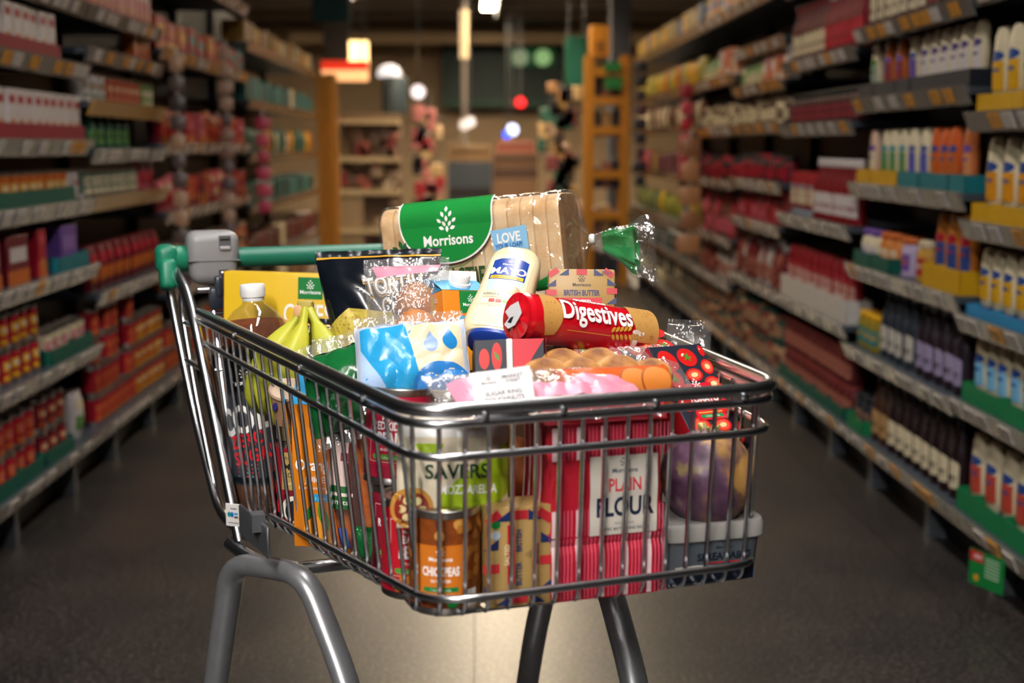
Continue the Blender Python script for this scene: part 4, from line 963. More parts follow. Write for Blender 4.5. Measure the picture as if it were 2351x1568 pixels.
# ---------------------------------------------------------------- mayonnaise
mb0, mt0 = at(1124, 800, 1.575), at(1190, 588, 1.715)
mayo = thing('mayonnaise_bottle', 'cream squeezy bottle of mayonnaise leaning back beside the biscuits', 'bottle', mb0, frame(mt0 - mb0, (-.08, -.75, .66)))
MZ = [(.014, .0335, .020), (.018, .0385, .023), (.035, .0405, .0255), (.060, .0395, .0255), (.085, .0365, .0240), (.110, .0350, .0232), (.135, .0345, .0230), (.155, .0345, .0225), (.172, .0325, .0210), (.184, .0265, .0170), (.191, .0160, .0105), (.1935, .004, .003)]
def mz(z):
    for a, b in zip(MZ, MZ[1:]):
        if a[0] <= z <= b[0]: t = (z - a[0]) / (b[0] - a[0]); return a[1] + (b[1] - a[1]) * t, a[2] + (b[2] - a[2]) * t
    return MZ[-1][1:] if z > .1 else MZ[0][1:]
def ering(w, d, z, n=36, p=.72): return [(math.copysign(abs(math.cos(2 * math.pi * i / n)) ** p, math.cos(2 * math.pi * i / n)) * w, math.copysign(abs(math.sin(2 * math.pi * i / n)) ** p, math.sin(2 * math.pi * i / n)) * d, z) for i in range(n)]
stack_rings(MB(), [ering(*mz(z), z) for z in [.014, .018, .026, .035, .048, .060, .072, .085, .098, .110, .122, .135, .145, .155, .164, .172, .179, .184, .188, .191, .1935]], mat('#e9d9b0', .22, vary=.02, coat=.5, sub=.15, name='mayo')).build('body', mayo)
stack_rings(MB(), [ering(.027, .018, .007), ering(.029, .020, .0085), ering(.029, .020, .014), ering(.027, .018, .0155)], mat('#1d3f9a', .3)).build('cap', mayo)
def on_mayo(x, y, h):
    w, d = mz(y); q = min(.999, abs(x / w)); return (x, -d * (1 - q ** (2 / .72)) ** (.72 / 2) - h, y)
p = Print(); nv = ink('#1c3f96', .25)
p.rrect(-.0275, .030, .0275, .172, .008, ink('#ecdfba', .2))
p.poly([(-.023, .118), (.023, .118), (.0225, .160), (.014, .1635), (0, .165), (-.014, .1635), (-.0225, .160)], nv).poly([(-.0205, .120), (.0205, .120), (.020, .1575), (0, .1625), (-.020, .1575)], ink('#2a52b0', .25)).poly([(-.0198, .120), (.0198, .120), (.0194, .157), (0, .1618), (-.0194, .157)], nv)
p.logo(0, .149, .019, i_white).text('MAYO', 0, .131, .0185, i_white, .03, .86).rect(-.021, .1205, .021, .1275, ink('#e0b21c', .3)).text('Made with free range eggs', 0, .1225, .0046, i_navy, 0, .72)
p.poly([(-.023, .1195), (.023, .1195), (.021, .096), (-.021, .096)], ink('#b6d4ea', .3)).ell(.013, .0985, .0088, .0085, ink('#d89a70', .3)).ell(.0115, .1005, .005, .0045, ink('#e8b088', .3))
p.text('500ml e', -.0125, .0855, .0072, i_black, .01, .9).rect(-.021, .080, .020, .0835, i_black).rect(-.0205, .0803, .0195, .0832, ink('#ecdfba', .2)).text('No artificial colours or flavours', -.0005, .0809, .0028, i_black)
for k, c in enumerate(('#cfd6dc', '#d8453a', '#d8453a', '#6ab43a', '#d8b83a')): p.rrect(-.0215 + k * .0085, .070, -.0142 + k * .0085, .0775, .001, ink(c, .3))
for k in range(1, 5): p.text(('', '16.3g', '1.4g', '0.2g', '0.12g')[k], -.0178 + k * .0085, .0725, .003, i_black)
p.text('of an adults reference intake per serving typical values', 0, .066, .0026, i_black).text('per 100g energy 2789kJ 677kcal', -.002, .063, .0026, i_black)
p.build('label_print', mayo, lambda x, y, h: on_mayo(x, y - .014, h), .0030, lift=.0008)

# ---------------------------------------------------------------- sliced loaf in its bag
bl_, br_ = at(914, 583, 1.955), at(1312, 547, 1.875)
bx_ = (br_ - bl_).normalized(); bz_ = (Vector((-.06, .06, 1)) - bx_ * bx_.dot(Vector((-.06, .06, 1)))).normalized(); by_ = bz_.cross(bx_)
BH, BW, BL = .132, .112, (br_ - bl_).length
loaf = thing('bread_loaf', 'sliced white toastie loaf in a clear bag with green label', 'bread', (bl_ + br_) / 2 - bz_ * BH / 2, Matrix((bx_, by_, bz_)).transposed())
def LO(a, k=1.0, off=0.0):
    """loaf cross-section: a square tin loaf with a domed top"""
    c, s = math.cos(a), math.sin(a); n = .42
    y = math.copysign(abs(c) ** n, c) * (BW / 2); z = math.copysign(abs(s) ** n, s) * BH / 2
    if z > .03: y *= 1 + .05 * math.sin((z - .03) / (BH / 2 - .03) * math.pi)
    l = math.hypot(y, z); return ((y + y / l * off) * k, (z + z / l * off) * k + BH / 2)
m_crust = pal_mat(['#d3a269', '#e8c394', '#f2d8b0'], 22, .6, .1, 'crust', detail=5); m_crumb = mat('#ead9b8', .8, vary=.06, scale=160, bump=.2, name='crumb')
m_end = pal_mat(['#b07a44', '#c8935a', '#d2a470'], 18, .6, .1, 'end_crust')
NS = 14; sw_ = BL / NS
for i in range(NS):
    x0 = -BL / 2 + sw_ * i; rr = random.Random(i); s = MB(); k0 = 1 + rr.uniform(-.008, .008); th = sw_ - .0005; n = 44
    rings = []
    for (dx, k) in ((0, .3), (0, .982), (.001, .996), (.003, 1.0), (th - .003, 1.0), (th - .001, .996), (th, .982), (th, .3)):
        ring = []
        for j in range(n):
            a = 2 * math.pi * j / n; y, z = LO(a); z = (z - BH / 2) * k * k0 + BH / 2 + rr.uniform(-.0003, .0003); ring.append((x0 + dx, y * k * k0, z))
        rings.append(ring)
    vs = [q for r in rings for q in r]
    fc = lambda a, b: [(a * n + j, a * n + (j + 1) % n, b * n + (j + 1) % n, b * n + j) for j in range(n)]
    fa = m_end if i == 0 else m_crumb; fb2 = m_end if i == NS - 1 else m_crumb
    s.add(vs, fc(0, 1), fa); o0 = 0
    for (a, b, m) in ((1, 2, m_crust), (2, 3, m_crust), (3, 4, m_crust), (4, 5, m_crust), (5, 6, m_crust), (6, 7, fb2)):
        kk = s.mi(m)
        for f in fc(a, b): s.f.append(list(f)); s.m.append(kk); s.s.append(True)
    kk = s.mi(fa); s.f.append(list(range(n))[::-1]); s.m.append(kk); s.s.append(False)
    kk = s.mi(fb2); s.f.append([7 * n + j for j in range(n)]); s.m.append(kk); s.s.append(False)
    s.build('bread_slice', loaf)
BF = film(base=.05, milk=.025, crinkle=.7, scale=38, rough=.05)
def BG(u, v):
    """the bag: snug on the loaf, drawn in to a neck at the right, flaring into a crumpled tail"""
    a = 2 * math.pi * v; x = -BL / 2 - .012 + u * (BL + .133); e = BL / 2
    nz = .0032 * abs(noise.noise(Vector((x * 26, math.cos(a) * 2.4, math.sin(a) * 2.4)))) + .0010 * noise.noise(Vector((x * 90, math.cos(a) * 6, math.sin(a) * 6)))
    y, z = LO(a, 1, .0032 + nz); z -= BH / 2
    neck = (-.022, -.004)
    if x < -e: k = 1 - ((-e - x) / .012) ** 2 * .55; y *= k; z *= k
    elif x > e + .004:
        t = x - e - .004
        if t < .032: q = t / .032; k = (1 - q) ** 1.5 * .90 + .075 + .035 * (1 - q) * math.sin(a * 11) * q * 3
        else: q = min(1, (t - .032) / .085); k = .075 + .52 * q ** .85 + .10 * math.sin(a * 7 + q * 4) * q + .07 * math.sin(a * 13 + 1) * q + .22 * q * noise.noise(Vector((math.cos(a) * 2.2, math.sin(a) * 2.2, q * 4)))
        y = y * k * (.65 if t > .032 else 1) + neck[0] * min(1, t / .03); z = z * k * (1.0 if t > .032 else 1) + neck[1] * min(1, t / .03) - (.30 * max(0, t - .032))
    return (x, y, z + BH / 2)
MB().grid(BG, 92, 84, BF, cv=True).build('film_bag', loaf, sharp=180)
arc = [(0.0, LO(math.pi))]; 
for i in range(1, 80):
    q = LO(math.pi - i / 80 * math.pi * .62); l = arc[-1]; arc.append((l[0] + math.dist(q, l[1]), q))
arcd = [(0.0, LO(math.pi))]
for i in range(1, 60):
    q = LO(math.pi + i / 60 * math.pi * .45); l = arcd[-1]; arcd.append((l[0] - math.dist(q, l[1]), q))
def on_loaf(x, s, h):
    L = arc if s >= 0 else arcd
    for a, b in zip(L, L[1:]):
        if min(a[0], b[0]) <= s <= max(a[0], b[0]):
            t = (s - a[0]) / ((b[0] - a[0]) or 1); y, z = a[1][0] + (b[1][0] - a[1][0]) * t, a[1][1] + (b[1][1] - a[1][1]) * t
            l = math.hypot(y, z - BH / 2); k = (l + .0050 + h) / l; return (x, y * k, (z - BH / 2) * k + BH / 2)
    return (x, L[-1][1][0], L[-1][1][1])
gl_ = mat('#1f8a3c', .22, vary=.05, scale=18, bump=.0, bscale=50, coat=.5, name='green_film')
p = Print()
def dome(x0, w, top, bot):
    pts = [(x0 - w, top), (x0 + w, top)]
    for i in range(25): a = math.pi * i / 24; pts.append((x0 + w * math.cos(a) * 1.0, bot + (1 - math.sin(a)) ** 1.0 * (.052 - 0.0)))
    return pts
p.poly(dome(-.032, .071, .076, -.0175), i_white).poly(dome(-.032, .069, .076, -.0155), gl_)
p.logo(-.030, .006, .070, i_white).poly([(-.085, .0), (-.07, -.012), (-.05, -.020), (-.03, -.0225), (-.01, -.020), (.01, -.012), (.01, -.013), (-.01, -.0212), (-.03, -.0237), (-.05, -.0212), (-.07, -.013)], i_green)
for (dx, dy, a) in ((-.008, .004, 150), (-.009, -.004, 190), (0, .009, 110), (.006, .006, 60), (.003, -.006, 300), (-.003, -.001, 200), (.007, -.001, 10)): p.leaf(-.103 + dx, .002 + dy, .012, .006, ink('#1d5a30'), a)
p.text('TOASTIE', -.022, -.047, .034, ink('#2a4a22'), .02, .66)
p.poly([(.034, .018), (.087, .022), (.090, -.030), (.041, -.026)], ink('#8cc0e4', .25)).poly([(.052, -.028), (.090, -.031), (.092, -.056), (.056, -.052)], ink('#7ab4e0', .25)).text('LOVE', .0605, .003, .0160, i_white, .03, .9, 3).text('YOUR LOAF!', .0605, -.004, .0078, ink('#2a6ab0'), .03, .9, 3)
p.text('Toast tastes great', .064, -.016, .0045, i_white, .01, 1, 3).text('for longer when frozen', .064, -.022, .0045, i_white, .01, .9, 3)
p.poly([(.084, -.054), (.128, -.036), (.122, -.062), (.090, -.066)], gl_).poly([(-.085, -.066), (-.02, -.0585), (.05, -.066)], gl_)
p.build('bag_print', loaf, on_loaf, .004, lift=.0030, step=.0004)
MB().lathe([(.0065, -.004), (.0075, -.0015), (.0075, .0015), (.0065, .004)], mat('#d8dad8', .3), 14, xf=Matrix.Translation((BL / 2 + .036, -.022, BH / 2 - .004)) @ Matrix.Rotation(R(90), 4, 'Y')).build('tie', loaf)
def GT(u, v):                                      # green printed part of the bag tail
    q = .18 + u * .55; a = 2 * math.pi * v; x = BL / 2 + .036 + q * .085
    y, z = LO(a); z -= BH / 2; k = (.075 + .52 * q ** .85 + .10 * math.sin(a * 7 + q * 4) * q + .07 * math.sin(a * 13 + 1) * q + .22 * q * noise.noise(Vector((math.cos(a) * 2.2, math.sin(a) * 2.2, q * 4)))) * .95
    return (x, y * k * .65 - .022, z * k * 1.0 - .004 - .30 * q * .085 + BH / 2)
MB().grid(GT, 14, 60, mat('#1f8a44', .2, vary=.3, scale=40, coat=.4, name='green_tail'), cv=True).build('tail_print', loaf, sharp=180)

# ---------------------------------------------------------------- pillow bags
def bag_fn(w, h, t, seed=0, wr=.004, p=2.6, q=.55, fine=1.0):
    def f(x, z, side=-1):
        a = max(0, 1 - abs(2 * x / w) ** p) ** q; b = max(0, 1 - abs(2 * z / h - 1) ** p) ** q
        n1 = abs(noise.noise(Vector((x * 30 + seed, z * 24, side * 3)))); n2 = noise.noise(Vector((x * 75 + seed, z * 60, side * 5)))
        e = 1 - b
        pl = math.sin(x * 260 + seed) * .0016 * e * (abs(2 * z / h - 1) > .55)
        return side * (t / 2 * a * b + wr * (n1 - .25) * (.25 + a) + .0012 * fine * n2) + pl
    return f
def bag(name, label, cat, loc, rot, w, h, t, m, prn=None, seed=0, wr=.004, seal=.012, group=None, part='film_bag', nx=34, ny=38, fine=1.0, maxlen=.006, sealm=None, taper=0.0):
    th = thing(name, label, cat, loc, rot, group); f = bag_fn(w, h, t, seed, wr, fine=fine); mb = MB()
    tp = lambda x, z: x * (1 - taper * z / h)
    for s in (-1, 1): mb.grid(lambda u, v, s=s: (tp((u - .5) * w, v * h), f((u - .5) * w, v * h, s), v * h), nx, ny, m)
    if seal:
        for z0, z1 in ((-seal, .001), (h - .001, h + seal)):
            mb.grid(lambda u, v: (tp((u - .5) * w, z0), .0018 * math.sin(u * 40) + .003 * noise.noise(Vector((u * 5 + seed, z0 * 50, v * 3))), z0 + v * (z1 - z0)), 30, 4, sealm or m)
    mb.build(part, th, sharp=180)
    if prn: prn.build('bag_print', th, lambda x, y, hh: (tp(x, y), f(x, y, -1) - .0006 - hh, y), maxlen)
    return th
CLR = film(base=.12, milk=.11, crinkle=.8, scale=45); CLR2 = film(base=.12, milk=.12, crinkle=.8, scale=55)
# mozzarella
p = Print(); lime = ink('#a4c424', .25); cream = ink('#ded2b8', .3)
p.rect(-.056, .006, .056, .090, cream).rect(-.056, .088, .056, .106, ink('#e8e6e2', .3)).ell(-.028, .082, .014, .010, lime, a0=180, a1=360)
p.poly([(-.022, .012), (.030, .010), (.056, .030), (.056, .082), (.030, .066), (.006, .050), (-.014, .034)], lime)
p.text('SAVERS', .000, .047, .0200, ink('#16402c'), .02, 1.0).text('MOZZARELLA', .012, .031, .0130, i_white, .015, .72)
p.ell(-.044, .016, .021, .022, ink('#c08a3a')).ell(-.044, .015, .017, .018, ink('#8a2a20'))
for a in range(6): p.ell(-.044 + .010 * math.cos(a * 1.05), .015 + .010 * math.sin(a * 1.05), .0042, .0042, ink('#ecd8a0'))
p.rect(.018, .002, .030, .009, ink('#c05a3a')).rect(.031, .002, .038, .009, i_green)
bag('cheese_bag', 'plastic bag of mozzarella with lime green flash, on top of the chickpeas tin', 'cheese', at(1040, 1196, 1.335), (12, -6, 2), .116, .106, .042, mat('#d8ccb4', .25, vary=.05, coat=.4, name='white_film'), p, 3, .0035, .006)
# tortilla chip bags
def tortilla(label, loc, rot, w, h, t, seed):
    gold = ink('#d09a2a', .3); p = Print(); k = w / .17; ox = .026 if seed == 2 else .012; s2 = .62 if seed == 2 else 1
    p.rect(-.0832 * k, h - .004, .0832 * k, h - .001, gold)
    p.logo(.045 * k, h - .030, .034, i_white)
    for tx, y, sz, r in (('TORTILLA', h - .056, .036, 9), ('CHIPS', h - .084, .032, 9)):
        p.text(tx, ox, y - .0012, sz, gold, .07, .70 * s2, r).text(tx, ox, y, sz, ink('#0c1016', .3), .045, .70 * s2, r).text(tx, ox, y + .0004, sz, i_white, .012, .70 * s2, r)
    ch = pal_mat(['#b8a03a', '#cdb850', '#a88a30'], 60, .5, .1)
    p.poly([(-.030, h * .50), (.018, h * .44), (.022, h * .12), (-.030, .014), (-.058, h * .14), (-.060, h * .32)], ch).poly([(.010, h * .40), (.060, h * .30), (.070, h * .05), (.020, .010), (.004, h * .1)], ink('#d8c070'))
    for i in range(60): rr2 = random.Random(i); p.ell(rr2.uniform(-.05, .02), rr2.uniform(.03, h * .42), .0008, .0008, ink('#8a6a20'), n=6)
    return bag('crisp_bag', label, 'crisps', loc, rot, w, h, t, mat('#0f141c', .2, vary=.1, coat=.5, name='black_foil'), p, seed, .005, .008, sealm=mat('#1a2028', .3), maxlen=.008, taper=-.58 if seed == 2 else 0)
tortilla('large black bag of tortilla chips leaning beside the cheese box and the loaf', at(872, 836, 1.80), frame((-.02, .27, .96), (-.06, -.95, .28)), .112, .152, .05, 2)
tortilla('black tortilla chip bag half hidden behind the bananas', at(764, 936, 1.885), frame((.06, .22, .97), (.02, -.95, .2)), .125, .120, .04, 9)
# sugar ball doughnuts
m_dn = pal_mat(['#8a4a24', '#b8743a', '#cf9450'], 14, .6, .12, 'doughnut', detail=6); m_dn2 = pal_mat(['#74431e', '#a87238', '#c89a60', '#e6d2b0'], 34, .7, .25, 'sugared', detail=7)
def doughnut(label, loc, r, squash=.72, ring=False, m=None, rot=None, group=None, icing=None):
    o = MB()
    if ring:
        def f(u, v):
            a, b = 2 * math.pi * u, 2 * math.pi * v; k = r * .62 + r * .38 * math.cos(b); n = .0012 * noise.noise(Vector((math.cos(a) * 3, math.sin(a) * 3, b * 2)))
            return ((k + n) * math.cos(a), (k + n) * math.sin(a), r * .38 * math.sin(b) + n + r * .38)
        o.grid(f, 30, 14, m or m_dn, cu=True, cv=True)
    else:
        def f(u, v):
            a, b = 2 * math.pi * u, math.pi * v; d = Vector((math.sin(b) * math.cos(a), math.sin(b) * math.sin(a), math.cos(b))); n = 1 + .06 * noise.noise(d * 2 + Vector(loc) * 20) + .02 * noise.noise(d * 7)
            return (d.x * r * n, d.y * r * n, d.z * r * squash * n + r * squash)
        o.grid(f, 28, 16, m or m_dn, cu=True)
    ob = o.build('doughnut', None); ob.location = loc
    if rot: ob.rotation_euler = tuple(R(x) for x in rot)
    return tag(ob, label, 'doughnut', group)
A0 = at(936, 800, 1.70)
bag('doughnut_bag', 'clear bag of doughnuts with white price label, under the loaf', 'bag', A0, frame((-.02, .30, .95), (-.05, -.93, .3)), .098, .108, .062, CLR2, Print().poly([(-.032, .090), (.036, .098), (.040, .110), (-.040, .110)], ink('#c88aa0', .3)), 5, .004, .012, taper=-.15)
doughnut('brown sugared doughnut at the top of the doughnut bag under the loaf', at(946, 700, 1.735), .029, .85, rot=(80, 0, 20), group='doughnuts in the bag under the loaf')
doughnut('brown sugared doughnut at the bottom of the doughnut bag behind its white label', at(955, 760, 1.705), .028, .85, rot=(80, 10, 0), group='doughnuts in the bag under the loaf')
lb = thing('price_label', 'white paper price label on the doughnut bag under the loaf', 'label', at(941, 795, 1.655), frame((.02, .30, .95), (-.1, -.93, .3)))
MB().rbox((-.015, -.0003, 0), (.015, .0003, .032), mat('#eeecec', .4, vary=.02), 0).build('paper', lb); Print().text('£1', .006, .022, .009, i_black, .03, 1, 90).text('DOUGHNUTS', -.008, .012, .0042, i_black, .02, 1, 90).build('lettering', lb, on_flat(.0003), .1)
# clear bag of doughnuts behind the tomato carton
B0 = T(.075, .162, .945)
bag('doughnut_bag', 'clear bag of golden doughnuts lying between the tomato cartons', 'bag', B0 + Vector((-.005, -.01, -.006)), frame((-.12, .93, .35), (-.05, -.38, .92)), .20, .095, .050, CLR, None, 11, .006, .014)
for i, (x, y, d, r) in enumerate(((1252, 872, 1.415, .030), (1332, 874, 1.42, .031), (1418, 870, 1.425, .032), (1492, 866, 1.44, .028), (1290, 842, 1.49, .029), (1372, 840, 1.50, .029))):
    doughnut(['golden doughnut at the end of the bag beside the sugar bag', 'golden doughnut second along in the bag between tomato cartons', 'golden doughnut third along in the bag between tomato cartons', 'golden doughnut touching the striped side of the leaning tomato carton', 'sugar dusted doughnut behind the first golden doughnut', 'sugar dusted doughnut behind the third golden doughnut'][i], at(x, y + 40, d), r * .9, .8, m=m_dn2, group='golden doughnuts in the clear bag')
# ring doughnuts at the front, with their price card
p = Print(); pk = ink('#d888a0', .3); p.poly([(-.100, .014), (-.02, .012), (.02, .012), (.095, .010), (.10, .045), (.05, .060), (.02, .034), (-.02, .034), (-.04, .060), (-.10, .058)], pk)
bag('doughnut_bag', 'clear and pink bag of ring doughnuts along the front rim of the trolley', 'bag', T(-.045, .022, .956), frame((-.30, .92, .24), (.1, -.25, .95)), .225, .095, .040, CLR2, p, 21, .006, .012, maxlen=.01)
for i in range(4):
    doughnut(['dark ring doughnut in the pink bag, over the corner of the trolley', 'dark ring doughnut in the pink bag, second from the trolley corner', 'dark ring doughnut in the pink bag, third from the trolley corner', 'dark ring doughnut in the pink bag, beside the ginger biscuits'][i], T(-.122 + i * .052, .060, .951), .025, ring=True, m=pal_mat(['#4a2018', '#7a3a28', '#9a5a3a'], 20, .55, .1, 'dark_doughnut'), group='ring doughnuts in the pink bag')
pc = thing('price_card', 'white folded price card reading sugar ring doughnuts on the front bag', 'card', at(1165, 955, 1.265), frame((-.14, .42, .90), (.02, -.9, .42)))
MB().rbox((-.029, -.0004, 0), (.029, .0004, .047), mat('#e9e4e6', .4, vary=.02), 0).build('paper', pc)
g1 = ink('#55585e'); p = Print().logo(-.013, .034, .014, g1).rect(-.0008, .033, -.0002, .041, g1).text('MARKET', .011, .0375, .0055, g1, .02).text('STREET', .011, .0330, .0045, g1, .02).text('5', 0, .0275, .004, g1).text('SUGAR RING', 0, .0215, .0062, g1, .02).text('DOUGHNUTS', 0, .0155, .0062, g1, .02).text('Best before', -.017, .0085, .0034, g1).text('TODAY', -.017, .0035, .0046, g1, .01).text('5 PACK', .003, .0045, .0036, g1).text('£1', .019, .0035, .0085, i_black, .04)
p.build('lettering', pc, on_flat(.0004), .1)
# blue bag of sugar and the green bag beside it
p = Print(); sb = ink('#2a96cc', .25); sd_ = ink('#2186c4', .25)
p.rect(-.058, .0, .010, .088, sb).poly([(.010, .0), (.058, .0), (.058, .088), (-.006, .088)], ink('#d9caa8', .35))
for x, y, c in ((.022, .060, '#8aa4d0'), (.044, .064, '#1f7fc0')): p.ell(x, y - .004, .0085, .010, ink(c, .3)).poly([(x - .0075, y), (x + .0075, y), (x, y + .014)], ink(c, .3))
p.ell(.034, .004, .036, .030, ink('#2a78c0', .3), a0=0, a1=180).poly([(-.058, .0), (-.028, .0), (-.058, .06)], ink('#a8c4ea', .3))
bag('sugar_bag', 'blue and beige plastic bag in the middle of the trolley, beside a tomato carton', 'bag', at(955, 915, 1.475), frame((-.10, .62, .78), (.02, -.78, .62)), .128, .098, .052, mat('#c8d4e8', .15, vary=.04, coat=.6, name='blue_film'), p, 31, .013, .014, sealm=CLR, maxlen=.005)
gbm = mat('#14602f', .18, vary=.35, scale=30, bump=.35, bscale=45, coat=.6, name='green_bag')
bag('salad_bag', 'crinkled dark green plastic bag pressed against the trolley side', 'bag', at(803, 985, 1.52), frame((-.22, .42, .88), (-.35, -.85, .4)), .088, .098, .048, gbm, None, 41, .010, .016, sealm=CLR)
bag('salad_bag', 'dark green bag low in the basket below the carrots', 'bag', floor_at(-.162, .290) + Vector((0, 0, .004)), (-8, -4, 0), .060, .036, .04, gbm, None, 44, .008, .004)
bag('film_bag', 'crumpled clear film lying over the green bag beside the bananas', 'bag', at(785, 838, 1.555), frame((.0, .55, .83), (-.2, -.85, .5)), .078, .034, .024, film(base=.12, milk=.06, crinkle=.9, scale=60), None, 57, .012, .005, nx=30, ny=16)
# empty film tip of a bag by the rim
bag('film_bag', 'empty clear bag poking up by the trolley rim behind the tomato carton', 'bag', at(1578, 818, 1.62), frame((.1, .3, .95), (-.2, -.9, .3)), .055, .040, .020, film(base=.08, milk=.05, crinkle=.9, scale=40), None, 51, .010, .006, nx=24, ny=20)
# ginger biscuits
gg = thing('biscuit_packet', 'orange packet of ginger biscuits behind the front rim', 'biscuits', at(1262, 900, 1.365), frame(at(1540, 886, 1.40) - at(1262, 900, 1.365), (0, -.8, .6)))
RG, LG = .0235, (at(1540, 886, 1.40) - at(1262, 900, 1.365)).length
def GS(u, v):
    a = 2 * math.pi * u; z = v * LG; k = RG * (1 + .03 * noise.noise(Vector((math.cos(a) * 2, math.sin(a) * 2, z * 50)))); k *= 1 - .75 * max(0, abs(v - .5) * 2 - .88) / .12
    return (k * math.cos(a) * (1 if abs(v - .5) < .44 else 1.2), k * math.sin(a), z)
MB().grid(GS, 32, 40, mat('#d8581c', .22, vary=.05, bump=.2, bscale=60, coat=.5, name='orange_film'), cu=True).build('wrapper', gg)
p = Print(); gb = ink('#c8762a', .4)
for x in (.086, .110): p.ell(x, -.004, .0165, .0175, ink('#8a4414')).ell(x + .0012, -.004, .0155, .0168, gb)
p.text('GINGER', .035, -.006, .016, i_white, .03, .8)
p.build('wrapper_print', gg, lambda x, y, h: ((RG * 1.03 + h) * math.sin(-y / RG), -(RG * 1.03 + h) * math.cos(-y / RG), x), .005)

# ---------------------------------------------------------------- bananas
bn = thing('banana_bunch', 'bunch of green yellow bananas hanging over the trolley side', 'bananas', at(702, 704, 1.80), frame((0, .05, 1), (-.1, -1, 0)))
m_ban = pal_mat(['#8fa026', '#a9b032', '#c2bc3c'], 9, .42, .04, 'banana_skin', stretch=(1, 1, .4)); m_stem = mat('#a8963e', .6, vary=.2, scale=60)
for pts, k in ((([(-.006, .004, -.004), (-.020, -.006, -.028), (-.038, -.016, -.056), (-.056, -.018, -.088), (-.064, -.010, -.122), (-.060, .004, -.150)]), .92),
               (([(.000, -.002, -.002), (-.002, -.016, -.030), (-.010, -.032, -.062), (-.022, -.040, -.098), (-.030, -.028, -.134), (-.034, -.012, -.165)]), 1.0),
               (([(.006, -.002, -.003), (.020, -.012, -.028), (.034, -.022, -.058), (.038, -.026, -.092), (.022, -.020, -.125), (.010, -.008, -.150)]), 1.02),
               (([(.002, .010, -.004), (.010, .012, -.034), (.014, .014, -.068), (.010, .014, -.104), (-.004, .012, -.135), (-.018, .014, -.158)]), .9)):
    P_ = [Vector(q) for q in pts]; sm = []
    for i in range(len(P_) - 1):
        p0, p1, p2, p3 = P_[max(0, i - 1)], P_[i], P_[i + 1], P_[min(len(P_) - 1, i + 2)]
        for t in (0, .25, .5, .75): sm.append(.5 * ((2 * p1) + (p2 - p0) * t + (2 * p0 - 5 * p1 + 4 * p2 - p3) * t * t + (3 * p1 - p0 - 3 * p2 + p3) * t ** 3))
    sm.append(P_[-1]); n = len(sm)
    rr_ = [k * (.0060 + .0162 * min(1, max(0, (i / (n - 1) - .16) / .26)) ** .8) * (1 if i / (n - 1) < .78 else 1 - .78 * ((i / (n - 1) - .78) / .22) ** 1.6) for i in range(n)]
    MB().tube(sm, rr_, m_ban, 20, ridge=.055).build('banana', bn, sharp=60)
MB().rbox((-.013, -.004, -.008), (.010, .014, .008), m_stem, .005, 2).rbox((-.016, -.007, -.014), (-.004, .004, .002), mat('#d8a878', .7, vary=.2, scale=80), .003, 2).build('stem', bn)

# ---------------------------------------------------------------- cola
co = thing('cola_bottle', 'large bottle of zero sugar cola with white cap in the rear corner', 'bottle', floor_at(-.220, .752), (-16, 0, -2.5))
amber, ant, _b = node_mat('cola_liquid'); ant.nodes.remove(_b); tr = ant.nodes.new('ShaderNodeBsdfTransparent'); tr.inputs[0].default_value = (.62, .22, .035, 1); g_ = ant.nodes.new('ShaderNodeBsdfGlossy'); g_.inputs['Roughness'].default_value = .04
df = ant.nodes.new('ShaderNodeBsdfDiffuse'); df.inputs[0].default_value = (.35, .13, .03, 1); mx0 = ant.nodes.new('ShaderNodeMixShader'); mx0.inputs[0].default_value = .22; ant.links.new(tr.outputs[0], mx0.inputs[1]); ant.links.new(df.outputs[0], mx0.inputs[2])
mx = ant.nodes.new('ShaderNodeMixShader'); mx.inputs[0].default_value = .05; ant.links.new(mx0.outputs[0], mx.inputs[1]); ant.links.new(g_.outputs[0], mx.inputs[2]); ant.links.new(mx.outputs[0], ant.nodes['Material Output'].inputs[0])
PET = film(base=.06, milk=.02, crinkle=.0, scale=20, rough=.03)
prof = [(.030, .0), (.042, .003), (.048, .015), (.050, .03), (.050, .05), (.0485, .052), (.0485, .255), (.050, .258), (.0485, .272), (.042, .287), (.030, .301), (.0185, .309), (.0155, .313), (.0150, .322)]
MB().lathe(prof, PET, 40).build('bottle', co)
MB().lathe([(max(.001, r - .0012), z) for r, z in prof if z < .272] + [(.0465, .272), (.0415, .285)], amber, 40).build('cola', co)
MB().lathe([(.0158, .315), (.0162, .317), (.0162, .319), (.0155, .320), (.0180, .321), (.0184, .323), (.0184, .336), (.0172, .339)], mat('#eeedee', .4), 30).build('cap', co)
MB().lathe([(.0491, .048), (.0491, .250)], mat('#10151d', .35, vary=.1), 40, caps=False).build('label', co)
p = Print(); gy = ink('#4a4f58', .35)
p.rect(-.06, .06, .07, .165, ink('#343a42', .35)).ell(-.006, .158, .045, .030, ink('#343a42', .35), 10).logo(.004, .200, .036, i_white, rot=14)
p.text('COLA', .006, .130, .056, gy, .07, .80, 14).text('COLA', .008, .131, .056, i_white, .03, .80, 14).text('ZERO', .000, .108, .026, ink('#d81e2c'), .03, .9, 14).text('SUGAR', .012, .086, .026, ink('#d81e2c'), .03, .9, 14)
for i in range(26): p.ell(-.02 + (i % 7) * .008, .062 + (i // 7) * .006, .0014, .0014, ink('#b8303a' if i % 3 else '#7a8088'), n=8)
p.build('label_print', co, on_cyl(.0491), .005)

